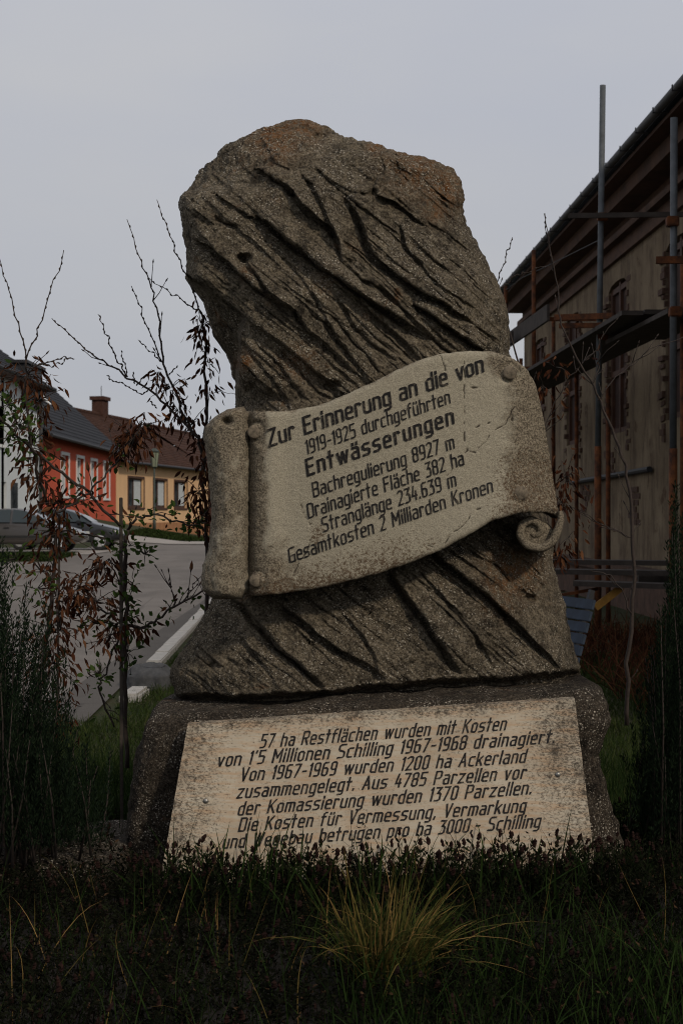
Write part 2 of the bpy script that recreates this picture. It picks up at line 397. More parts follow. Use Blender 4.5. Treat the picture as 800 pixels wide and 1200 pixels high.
# (polyline, lip height m, fade px, groove depth m)
CREASES = [
 ([(300,252),(318,266),(345,288),(372,310),(400,328),(430,350),(462,368),(505,398)], .075, 34, .03),
 ([(296,198),(316,205),(335,216),(352,236),(370,254),(388,268),(398,286),(401,308)], .055, 26, .02),
 ([(352,203),(366,216),(376,236),(386,262),(396,280)], .02, 14, .015),
 ([(404,232),(418,250),(426,270),(434,294),(444,306),(470,325),(492,342),(515,352),(535,366),(550,376)], .055, 28, .025),
 ([(484,356),(510,372),(532,388),(552,402),(567,413)], .06, 20, .03),
 ([(438,229),(462,238),(480,250),(499,264)], .03, 16, .012),
 ([(470,262),(475,288),(488,303),(504,322)], .022, 14, .012),
 ([(214,276),(232,284),(250,293),(264,304),(282,320),(300,336),(330,358),(345,370)], .035, 22, .018),
 ([(283,298),(292,310),(305,326),(314,340),(326,352),(346,366),(360,386),(374,398),(392,412)], .028, 14, .016),
 ([(226,244),(238,254),(252,264)], .012, 10, .01),
 ([(252,252),(264,260),(280,264)], .014, 10, .012),
 ([(244,218),(262,236),(285,249),(308,262)], .018, 14, .008),
 ([(330,296),(352,325),(372,350),(384,378),(400,400),(418,424)], .010, 8, .010),
 ([(398,352),(412,378),(438,402),(466,424)], .014, 10, .014),
 ([(418,346),(446,376),(468,396),(492,420)], .018, 10, .018),
 ([(392,372),(412,396),(430,414),(446,436)], .012, 9, .012),
 ([(370,366),(392,392),(420,430),(436,450)], .010, 9, .010),
 ([(440,330),(462,350),(486,376),(520,406),(535,418)], .016, 12, .012),
 ([(402,306),(424,326),(448,340),(470,356)], .012, 9, .010),
 ([(498,318),(516,334),(540,350),(556,360)], .012, 10, .010),
 ([(300,400),(330,430),(360,470)], .010, 8, .010),
 ([(286,398),(300,420),(324,450),(342,478)], .010, 8, .008),
 ([(330,408),(352,432),(372,458),(392,468)], .010, 8, .008),
 ([(300,150),(322,190),(346,204)], .006, 10, .004),
 ([(368,196),(390,212),(410,224),(436,228)], .012, 12, .008),
 ([(446,176),(450,196),(440,214),(436,232)], .010, 9, .008),
 ([(464,180),(468,198),(462,212)], .010, 8, .008),
 ([(262,696),(284,710),(306,735),(324,757),(352,779),(380,806)], .05, 26, .035),
 ([(326,706),(345,722),(372,744),(400,764),(430,778),(452,796)], .03, 18, .018),
 ([(505,642),(520,658),(554,684),(591,717),(625,751),(657,784)], .06, 30, .03),
 ([(456,672),(466,688),(494,721),(516,755),(541,790)], .05, 26, .03),
 ([(546,640),(562,652),(584,664),(598,682)], .016, 12, .010),
 ([(486,664),(520,700),(556,742),(580,784)], .010, 10, .010),
 ([(226,750),(244,768),(264,782)], .018, 12, .012),
 ([(246,704),(262,726),(290,756),(324,800)], .010, 10, .008),
 ([(400,720),(424,742),(440,770),(446,800)], .012, 12, .008),
]
PITS = [(374,160,9,5,.05),(286,303,8,5,.05),(292,457,7,6,.03),(619,702,8,5,.05),(611,694,5,4,.03),(250,780,6,4,.02),(392,452,10,5,.03),(438,226,6,5,.03)]
def rock_depth(px, py):
    """outward relief of the carved face in metres (positive = towards the viewer)"""
    wx = px+2.4*fbm(px/20., py/20., px*0+3, 5, .6); wy = py+2.4*fbm(px/20., py/20., px*0+9, 5, .6)
    d = np.zeros(px.shape)
    for poly, lip, fade, groove in CREASES:
        x0 = min(p[0] for p in poly)-fade*3; x1 = max(p[0] for p in poly)+fade*3
        y0 = min(p[1] for p in poly)-fade*3; y1 = max(p[1] for p in poly)+fade*3
        m = (wx > x0) & (wx < x1) & (wy > y0) & (wy < y1)
        if not m.any(): continue
        s, t = seg_dist(wx[m], wy[m], poly)
        tap = np.sqrt(np.clip(np.minimum(t, 1-t)*5, 0, 1))
        up = smooth(-.6, .8, s)*np.exp(-np.clip(s, 0, None)/fade)
        gr = np.exp(-((s+2.0)/(2.2+38*groove))**2)
        ad = np.exp(-np.abs(s)/(fade*3))*0
        d[m] += tap*(lip*up*1.1-groove*gr*1.35)
    for cx, cy, rx, ry, dep in PITS:
        q = ((px-cx)/rx)**2+((py-cy)/ry)**2; d -= dep*np.exp(-q**1.3)
    # strata running down to the right
    c, s_ = math.cos(math.radians(40)), math.sin(math.radians(40))
    u = wx*c+wy*s_; v = -wx*s_+wy*c
    amt = smooth(170, 235, py+.25*(350-px)*0)*(1-.45*smooth(640, 700, py))
    for per, amp, k0 in ((30., .020, 1), (13., .011, 5), (6.5, .006, 9)):
        ph = v/per+.8*fbm(u/240., v/90., px*0+k0, 3)+.05*k0; fr = ph-np.floor(ph); ci = np.floor(ph)
        saw = fr*(1-smooth(.90, 1.0, fr)); am = amp*np.clip(.35+1.1*vnoise(u/70.+ci*7.7, ci*3.1, px*0+k0), 0, 1.3)
        d += am*(saw-.4)*(.12+.88*amt)
    sn = fbm(u/110., v/9., px*0, 4); d += .004*sn
    rid = 1-np.abs(fbm(u/160., v/14., px*0+5, 3))*2.2; d -= .012*smooth(.80, .99, rid)*smooth(-.2, .3, fbm(px/60., py/60., px*0+2, 2))
    return d
def recess(px, py):
    """the undercut at the left shoulder: depth behind the drapery edge"""
    edge = [(196,300),(218,320),(245,338),(275,360),(300,380),(330,400),(355,420),(400,458)]
    s, t = seg_dist(px, py, edge)
    below = smooth(0, 3, -s)
    # lit inner block: its left border
    bx = np.interp(py, [340, 380, 392, 410, 430, 480, 560], [310, 284, 281, 282, 279, 277, 277])
    left = smooth(1.5, -3, px-bx)
    dark = below*left*smooth(520, 470, py)
    dep = dark*np.minimum(1.0, .30+np.clip(-s, 0, 200)/F*6*1.75)
    rest = below*(1-left)*smooth(520, 440, py)*.05*np.exp(np.clip(s, -200, 0)/90)
    return dep+rest
def rock_body():
    rows = np.concatenate([np.linspace(139.3, 215, 190), np.linspace(216, 836, 520)])
    nf, nb = 520, 56; YC = 6.34
    a_f = np.linspace(-1, 1, nf); uf = np.sin(a_f*np.pi/2)*.72+a_f*.28
    R_, U_ = np.meshgrid(rows, uf, indexing='ij')
    xl = np.interp(rows, [p[0] for p in LEFT], [p[1] for p in LEFT]); xr = np.interp(rows, [p[0] for p in RIGHT], [p[1] for p in RIGHT])
    def jag(r, k): return 1.6*fbm(r/9., r*0+k, r*0, 3)
    xl = xl+jag(rows, 3)*smooth(139, 150, rows); xr = xr+jag(rows, 8)*smooth(139, 150, rows)
    bf = np.interp(rows, [139, 146, 160, 185, 230, 330, 480, 700, 836], [.03, .10, .19, .29, .36, .38, .34, .38, .42])
    cx, hw = (xl+xr)/2, (xr-xl)/2
    px = cx[:, None]+hw[:, None]*U_; py = R_
    sq = (smooth(205, 250, R_)*smooth(470, 430, R_))*(U_ < 0)*1.0
    prof = np.clip(1-np.abs(U_)**(2.9+5*sq), 0, 1)**(1/(2.2+1.6*sq))
    y = YC-bf[:, None]*prof
    fade = smooth(0, .10, 1-np.abs(U_))*smooth(139, 150, py)
    y = y-rock_depth(px, py)*fade
    # broad bulges
    y = y-.045*fbm(px/90., py/90., px*0+1, 2)*fade
    rec = recess(px, py); y = y+rec
    foot = np.interp(px, [200, 300, 400, 500, 600, 690], [812, 812, 806, 795, 790, 780])+3*fbm(px/15., px*0, px*0, 3)
    y = y+.11*smooth(0, 9, py-foot)
    VX = (px-400)*y/F; VZ = EYE-(py-600)*y/F; front = np.stack([VX, y, VZ], -1)
    # back half
    ub = np.cos(np.linspace(0, np.pi, nb+2)[1:-1]); Rb, Ub = np.meshgrid(rows, ub, indexing='ij')
    pb = cx[:, None]+hw[:, None]*Ub; bb = bf[:, None]*.9
    ybk = YC+bb*np.clip(1-np.abs(Ub)**2.6, 0, 1)**(1/2.4)+recess(pb, Rb)
    back = np.stack([(pb-400)*YC/F, ybk, EYE-(Rb-600)*YC/F], -1)
    G = np.concatenate([front, back], 1); n, m = G.shape[:2]
    # normals and rough displacement
    du = np.roll(G, -1, 1)-np.roll(G, 1, 1); dv = np.gradient(G, axis=0); N = np.cross(du, dv); N /= np.linalg.norm(N, axis=-1, keepdims=True)+1e-9
    cen = G.mean((0, 1)); 
    if ((G-cen)*N).sum(-1).mean() < 0: N = -N
    x, yy, z = G[..., 0], G[..., 1], G[..., 2]
    rough = .010*fbm(x*9, yy*9, z*9, 4)+.0060*fbm(x*50, yy*50, z*50, 3)+.0022*fbm(x*120, yy*120, z*120, 2)
    upper = smooth(300, 200, EYE*0+ (600-(z-EYE)*F/6.1))
    rough = rough+upper*.016*fbm(x*22+4, yy*22, z*22, 5)-upper*.010*np.maximum(0, fbm(x*34+9, yy*34, z*34, 3))
    edge = smooth(139.3, 143, np.concatenate([R_, Rb], 1))
    G = G+N*(rough*edge)[..., None]
    V = G.reshape(-1, 3); i = np.arange(n*m).reshape(n, m); j = np.roll(i, -1, 1)
    Q = np.stack([i[:-1], i[1:], j[1:], j[:-1]], -1).reshape(-1, 4)
    ct = len(V); V = np.concatenate([V, G[0].mean(0, keepdims=True), G[-1].mean(0, keepdims=True)])
    T = np.concatenate([np.stack([i[0], j[0], np.full(m, ct)], -1), np.stack([j[-1], i[-1], np.full(m, ct+1)], -1)])
    # lichen mask (patches of growth): near the top, the right shoulder, under the scroll
    PX = 400+V[:, 0]/V[:, 1]*F; PY = 600-(V[:, 2]-EYE)/V[:, 1]*F; lic = np.zeros(len(V))
    for cx_, cy_, r_, a_ in ((322,160,26,1),(355,146,22,.9),(440,172,9,1),(488,192,34,.75),(520,222,26,.8),(512,246,14,.7),(286,424,12,.95),(350,425,20,.6),(600,670,30,.9),(585,700,22,.5),(288,320,8,.5),(380,330,14,.35)):
        lic = np.maximum(lic, a_*np.exp(-(((PX-cx_)**2+(PY-cy_)**2)/r_**2)))
    ob = np_mesh('boulder', V, [Q, T], M['rock'], monument, attrs={'lichen': lic})
    tag(ob, 'dark weathered stone carved into slanting folds, undercut at the left shoulder')
rock_body()

# --- plinth
def ring_body(name, rows, mat, parent, n=5.0, nf=420, nb=60, tilt=0, nrow=240, rough=.02, x0=0, seed=0, cap=.8, fine=.008):
    """rows: (z, xl, xr, yfront, yback), bottom to top, closed by a shrinking cap"""
    r = np.array(rows, float); zz = np.linspace(r[0, 0], r[-1, 0], nrow)
    g = [np.interp(zz, r[:, 0], r[:, k]) for k in range(1, 5)]
    cap_s = np.linspace(1, .02, 50)[1:]; 
    for k, v in enumerate(list(g)): g[k] = np.concatenate([v, np.full(len(cap_s), v[-1])])
    s = np.concatenate([np.ones(nrow), cap_s]); sh = np.minimum(1, s); z = np.concatenate([zz, zz[-1]+.02*(1-cap_s)])
    rnd = smooth(0, .06, zz[-1]-z+0)*1.0
    xl, xr, yf, yb = g; cx, cy, hx, hy = (xl+xr)/2, (yf+yb)/2, (xr-xl)/2, (yb-yf)/2
    tf = np.linspace(math.pi*1.02, math.pi*1.98, nf); tb = np.linspace(math.pi*1.98, math.pi*3.02, nb+2)[1:-1]; t = np.concatenate([tf, tb])
    c_, s_ = np.cos(t), np.sin(t); ex = 2/n
    # even spacing on a superellipse: use tan-like remap through L-n normalisation
    u = c_/(np.abs(c_)**n+np.abs(s_)**n)**(1/n); v = s_/(np.abs(c_)**n+np.abs(s_)**n)**(1/n)
    top_in = 1-.012*np.exp(-np.clip(zz[-1]-z, 0, None)/.03)
    X = cx[:, None]+hx[:, None]*u[None]*s[:, None]*top_in[:, None]; Y = cy[:, None]+hy[:, None]*v[None]*s[:, None]*top_in[:, None]
    Z = np.repeat(z[:, None], len(t), 1); Z = Z+tilt*(X-x0)*smooth(r[0, 0], r[-1, 0], Z)
    G = np.stack([X, Y, Z], -1); nn, m = G.shape[:2]
    du = np.roll(G, -1, 1)-np.roll(G, 1, 1); dv = np.gradient(G, axis=0); N = np.cross(du, dv); N /= np.linalg.norm(N, axis=-1, keepdims=True)+1e-9
    if (N[:nrow, :nf, 1]).mean() > 0: N = -N
    x, y, zq = G[..., 0]+seed, G[..., 1], G[..., 2]
    d = rough*fbm(x*4, y*4, zq*4, 4)+fine*fbm(x*30, y*30, zq*30, 3)+rough*.5*np.maximum(0, fbm(x*11, y*11, zq*11, 2))
    d *= np.concatenate([np.ones(nrow), np.clip(cap_s*2, .0, 1)])[:, None]
    G = G+N*d[..., None]; V = G.reshape(-1, 3); i = np.arange(nn*m).reshape(nn, m); j = np.roll(i, -1, 1)
    Q = np.stack([i[:-1], j[:-1], j[1:], i[1:]], -1).reshape(-1, 4)
    V = np.concatenate([V, G[-1].mean(0, keepdims=True)]); T = np.stack([i[-1], j[-1], np.full(m, nn*m)], -1)
    return np_mesh(name, V, [Q, T], mat, parent, attrs={'lichen': np.zeros(len(V))})
def zz_(py, d=5.74): return EYE-(py-600)/F*d
def xx_(px, d=5.74): return (px-400)/F*d
ring_body('plinth', [(zz_(1075), xx_(140), xx_(744), 5.78, 6.72), (zz_(1000), xx_(142), xx_(738), 5.78, 6.72), (zz_(960), xx_(144), xx_(727), 5.77, 6.72),
    (zz_(925), xx_(148), xx_(714), 5.77, 6.72), (zz_(905), xx_(150), xx_(705), 5.77, 6.71), (zz_(885), xx_(152), xx_(712), 5.76, 6.7), (zz_(865), xx_(156), xx_(720), 5.76, 6.7),
    (zz_(850), xx_(160), xx_(719), 5.77, 6.69), (zz_(835), xx_(164), xx_(715), 5.78, 6.67), (zz_(828), xx_(169), xx_(709), 5.80, 6.64)],
    M['plinth'], monument, n=11, tilt=.06, x0=xx_(430), rough=.022)
low = ring_body('kerb_block', [(.0, -1.45, -.72, 5.5, 6.3), (.25, -1.42, -.74, 5.52, 6.3), (.30, -1.38, -.76, 5.55, 6.28)], M['plinth'], None, n=6, nf=160, nb=30, nrow=60, rough=.02, seed=9)
tag(low, 'low rough stone block in the grass at the left foot of the monument', 'stone')

# --- scroll (banner)
TOP = [(285,482),(330,482),(370,476),(400,465),(430,451),(460,436),(490,422),(520,414),(550,411),(578,412),(600,419),(616,431),(627,450),(634,478),(640,510)]
BOT = [(285,700),(330,696),(370,690),(410,681),(450,670),(490,656),(520,643),(550,626),(575,611),(600,603),(618,600),(632,600),(642,601),(650,604),(655,608)]
CRK = [[(543,420),(545,448),(542,470),(544,500),(546,528),(536,546),(520,562)],[(545,528),(556,530),(570,512),(590,496),(604,478)],[(350,583),(357,604),(366,618),(362,640),(350,660),(342,684)],[(480,700),(500,660),(532,624),(560,596)],[(500,640),(530,645),(545,620)],[(512,412),(520,430),(523,445)]]
def banner_y(px, py):
    """distance of the scroll's face"""
    y = 5.80-.035*np.sin((px-300)/300*math.pi)
    y = y+.045*np.exp(-((px-290)/6.)**2)                     # seam beside the roll
    y = y-.02*np.exp(-((px-315)/16.)**2)
    y = y+.10*smooth(590, 655, px)**1.5
    bot = np.interp(px, [p[0] for p in BOT], [p[1] for p in BOT]); y = y-.03*smooth(60, 0, bot-py)*smooth(480, 600, px)
    return y
def banner():
    nu, nv = 420, 260; t = np.linspace(0, 1, nu); k = np.linspace(0, 1, len(TOP))
    tx, ty = np.interp(t, k, [p[0] for p in TOP]), np.interp(t, k, [p[1] for p in TOP])
    bx, by = np.interp(t, k, [p[0] for p in BOT]), np.interp(t, k, [p[1] for p in BOT])
    ker = np.exp(-np.linspace(-2, 2, 21)**2); ker /= ker.sum()
    def sm(a): return np.convolve(np.pad(a, 10, mode='edge'), ker, 'valid')
    tx, ty, bx, by = map(sm, (tx, ty, bx, by))
    tx += 0; ty = ty+1.1*fbm(t*60, t*0, t*0, 3); by = by+1.0*fbm(t*60, t*0+7, t*0, 3)
    v = np.linspace(0, 1, nv)
    px = bx[:, None]*(1-v)+tx[:, None]*v; py = by[:, None]*(1-v)+ty[:, None]*v
    y = banner_y(px, py); ed = np.minimum(np.minimum(v, 1-v)[None]*220, 1e9)*np.ones_like(px)
    y = y+.011*np.exp(-ed/2.2)                                 # eased rim
    crack = np.zeros_like(px)
    wx = px+4*fbm(px/12., py/12., px*0, 4); wy = py+4*fbm(px/12., py/12., px*0+4, 4)
    for q, c in enumerate(CRK):
        s, tt = seg_dist(wx, wy, c); wd = .75*(.4+.8*np.abs(fbm(tt*9, tt*0+q, tt*0, 2))*2)
        crack = np.maximum(crack, np.exp(-(s/wd)**2)*smooth(-.25, .1, fbm(px/8., py/8., px*0+q, 3)))
    for q in ((560,500,2.2,1.5),(571,497,2,1.5),(556,455,4,1.2),(600,490,1.5,3)): crack = np.maximum(crack, .9*np.exp(-(((wx-q[0])/q[2])**2+((wy-q[1])/q[3])**2)**2))
    rim = np.exp(-ed/10)
    grime = np.maximum.reduce([.95*smooth(330, 296, px), .95*smooth(545, 635, px)*np.ones_like(px), .8*np.exp(-(((px-597)/40)**2+((py-430)/26)**2)), rim*.55,
        .72*smooth(570, 680, py)*smooth(440, 310, px)])
    stain = np.maximum.reduce([.74*smooth(590, 685, py-(400-px)*.28)*smooth(640, 440, px), .75*np.exp(-(((px-372)/16)**2+((py-628)/26)**2)), .62*smooth(520, 600, px)*smooth(450, 560, py), .6*np.exp(-(((px-470)/70)**2+((py-640)/24)**2)), rim*.4])
    y = y-.0012*fbm(px/3., py/3., px*0, 3)-.004*fbm(px/22., py/22., px*0, 2)*grime*2+.004*crack-(.006*fbm(px/5., py/5., px*0+3, 3))*smooth(.5, .9, grime)
    for cx_, cy_ in ((298,506),(300,680),(597,437),(610,578)):
        r = np.hypot(px-cx_, py-cy_); y = y+.006*np.exp(-((r-11)/2.5)**2)
    front = np.stack([(px-400)*y/F, y, EYE-(py-600)*y/F], -1)
    yb = y+.19; sh = .985
    back = np.stack([(px-400)*y/F, yb, EYE-(py-600)*y/F], -1)
    V = np.concatenate([front.reshape(-1, 3), back.reshape(-1, 3)]); n, m = nu, nv; i = np.arange(n*m).reshape(n, m); b = i+n*m
    Q = [np.stack([i[:-1, :-1], i[1:, :-1], i[1:, 1:], i[:-1, 1:]], -1).reshape(-1, 4), np.stack([b[:-1, :-1], b[:-1, 1:], b[1:, 1:], b[1:, :-1]], -1).reshape(-1, 4)]
    loop = np.concatenate([i[:, 0], i[-1, 1:], i[::-1, -1][1:], i[0, ::-1][1:]])
    Q.append(np.stack([loop[1:], loop[:-1], loop[:-1]+n*m, loop[1:]+n*m], -1))
    at = {'grime': np.tile(grime.ravel(), 2), 'stain': np.tile(stain.ravel(), 2), 'crack': np.tile(crack.ravel(), 2)}
    o = np_mesh('scroll', V, np.concatenate(Q), M['banner'], monument, attrs=at)
    tag(o, 'pale curved stone scroll with dark lettering, brown stains and cracks')
    return o
scroll = banner()
def roll():
    """the rolled left end of the scroll, an upright tube with a flared foot"""
    rows = np.linspace(480, 702, 170); nt_ = 150
    lx = np.interp(rows, [480,484,490,500,515,540,600,640,662,680,692,702], [266,256,247,240,239,243,248,245,238,235,238,250])
    rx = np.interp(rows, [480,490,520,600,690,702], [286,291,293,292,292,284])
    t = np.linspace(0, 2*math.pi, nt_, endpoint=False)
    c, s = np.cos(t), np.sin(t); 
    cx, hw = (lx+rx)/2, (rx-lx)/2
    px = cx[:, None]+hw[:, None]*c; py = np.repeat(rows[:, None], nt_, 1)+(0*c)
    shr = np.sqrt(np.clip(1-np.clip((488-rows)/10, 0, 1)**2, .05, 1))*np.sqrt(np.clip(1-np.clip((rows-694)/10, 0, 1)**2, .1, 1))
    y = 5.865+.095*s*shr[:, None]
    py = py+(rows-486)[:, None]*0+np.where(rows[:, None] < 500, (px-265)*-.18, 0)*smooth(505, 480, rows)[:, None]
    y = y-.012*fbm(px/14., py/22., s*3, 4)+.05*np.exp(-(((px-266)/5)**2+((py-494)/4)**2))*(s < 0)
    x = (px-400)*y/F; z = EYE-(py-600)*y/F; x = x+.004*fbm(px/5., py/5., s, 3)
    G = np.stack([x, y, z], -1); n, m = G.shape[:2]; V = G.reshape(-1, 3); i = np.arange(n*m).reshape(n, m); j = np.roll(i, -1, 1)
    Q = np.stack([i[:-1], j[:-1], j[1:], i[1:]], -1).reshape(-1, 4); V = np.concatenate([V, G[0].mean(0, keepdims=True), G[-1].mean(0, keepdims=True)])
    T = np.concatenate([np.stack([j[0], i[0], np.full(m, n*m)], -1), np.stack([i[-1], j[-1], np.full(m, n*m+1)], -1)])
    gr = np.full(len(V), .62); gr[:n*m] = (.68+.2*smooth(560, 480, py)+.16*fbm(px/20., py/30., px*0, 2)).ravel()
    st = np.full(len(V), .1); st[:n*m] = (.55*smooth(505, 484, py)+.35*smooth(600, 690, py)).ravel()
    o = np_mesh('scroll_roll', V, [Q, T], M['banner'], scroll, attrs={'grime': gr, 'stain': st, 'crack': 0*gr}); tag(o, 'rolled left end of the scroll')
roll()
def curl():
    pts = [(655,598),(657,608),(656,622),(649,638),(634,647),(616,643),(606,629),(609,615),(621,609),(632,615),(634,625),(627,631),(621,626)]
    pts = pts[:2]+[(629+(a_-629)*.90, 625+(b_-627)*.90) for a_, b_ in pts[2:]]
    t = np.linspace(0, 1, 160); k = np.linspace(0, 1, len(pts))
    x = np.interp(t, k, [p[0] for p in pts]); y = np.interp(t, k, [p[1] for p in pts])
    ker = np.exp(-np.linspace(-2, 2, 17)**2); ker /= ker.sum(); x = np.convolve(np.pad(x, 8, mode='edge'), ker, 'valid'); y = np.convolve(np.pad(y, 8, mode='edge'), ker, 'valid')
    dx, dy = np.gradient(x), np.gradient(y); l = np.hypot(dx, dy)+1e-6; nx, ny = -dy/l, dx/l
    hw = np.interp(t, [0, .2, .7, 1], [3.0, 5.5, 5.0, 3.5])
    # cross-section ring: rounded front lip, deep behind
    sec = [(-1, 1), (-1, .12), (-.85, .03), (-.45, 0), (.45, 0), (.85, .03), (1, .12), (1, 1)]
    V = []
    for q, (a_, dpt) in enumerate(sec):
        yy = 5.87+.25*dpt+.03*smooth(.35, 1, t)+.0; px, py = x+nx*hw*a_, y+ny*hw*a_
        px = px+.35*fbm(px/3., py/3., px*0+q, 2); V.append(np.stack([(px-400)*yy/F, yy, EYE-(py-600)*yy/F], -1))
    G = np.stack(V, 1); n, m = G.shape[:2]; i = np.arange(n*m).reshape(n, m); j = np.roll(i, -1, 1)
    Q = np.stack([i[:-1], j[:-1], j[1:], i[1:]], -1).reshape(-1, 4)
    # solid core disc behind the spiral groove
    V = G.reshape(-1, 3); base = len(V); cx, cy = 629, 627; core = []
    for r_, dd in ((0, .035), (9, .035), (18, .035), (20, .06), (20, .25)):
        for a_ in range(40):
            an = 2*math.pi*a_/40; yy = 5.87+dd; core.append(((cx+r_*math.cos(an)-400)*yy/F, yy, EYE-(cy+r_*.85*math.sin(an)-600)*yy/F))
    V = np.concatenate([V, np.array(core)]); ii = base+np.arange(5*40).reshape(5, 40); jj = np.roll(ii, -1, 1)
    Q = np.concatenate([Q, np.stack([ii[:-1], jj[:-1], jj[1:], ii[1:]], -1).reshape(-1, 4)])
    o = np_mesh('scroll_curl', V, Q, M['banner'], scroll, attrs={'grime': np.full(len(V), .8), 'stain': np.full(len(V), .35), 'crack': np.zeros(len(V))})  # grime level raised to paint in the curl's shade as well as weathering
    tag(o, 'spiral curl at the lower right end of the scroll')
curl()
def dome(px, py, d, r, name, mat, parent, flat=.5, n=14):
    c = P(px, py, d); mb = MB(); vs = []; rings = 5
    for k in range(rings+1):
        a_ = k/rings*math.pi/2; rr = r*math.cos(a_); hh = r*flat*math.sin(a_)
        for q in range(n):
            t = 2*math.pi*q/n; vs.append((c.x+rr*math.cos(t), c.y-hh, c.z+rr*math.sin(t)))
    vs += [(c.x+r*math.cos(2*math.pi*q/n), c.y+.02, c.z+r*math.sin(2*math.pi*q/n)) for q in range(n)]
    fs = [(k*n+q, k*n+(q+1) % n, (k+1)*n+(q+1) % n, (k+1)*n+q) for k in range(rings) for q in range(n)]
    b = (rings+1)*n; fs += [(b+q, b+(q+1) % n, (q+1) % n, q) for q in range(n)]
    mb.add(vs, fs); o = mb.build(name, mat, parent, True, world=True); return o
M['bolt_stone'] = simple('bolt_stone', (.15, .12, .085), .95, .7, 45, bump=.003)
for bx_, by_ in ((298,506),(300,680),(597,437),(610,578)):
    dome(bx_, by_, float(banner_y(np.array([bx_*1.]), np.array([by_*1.]))[0])-.006, .025, 'bolt_head', M['bolt_stone'], scroll, .34)

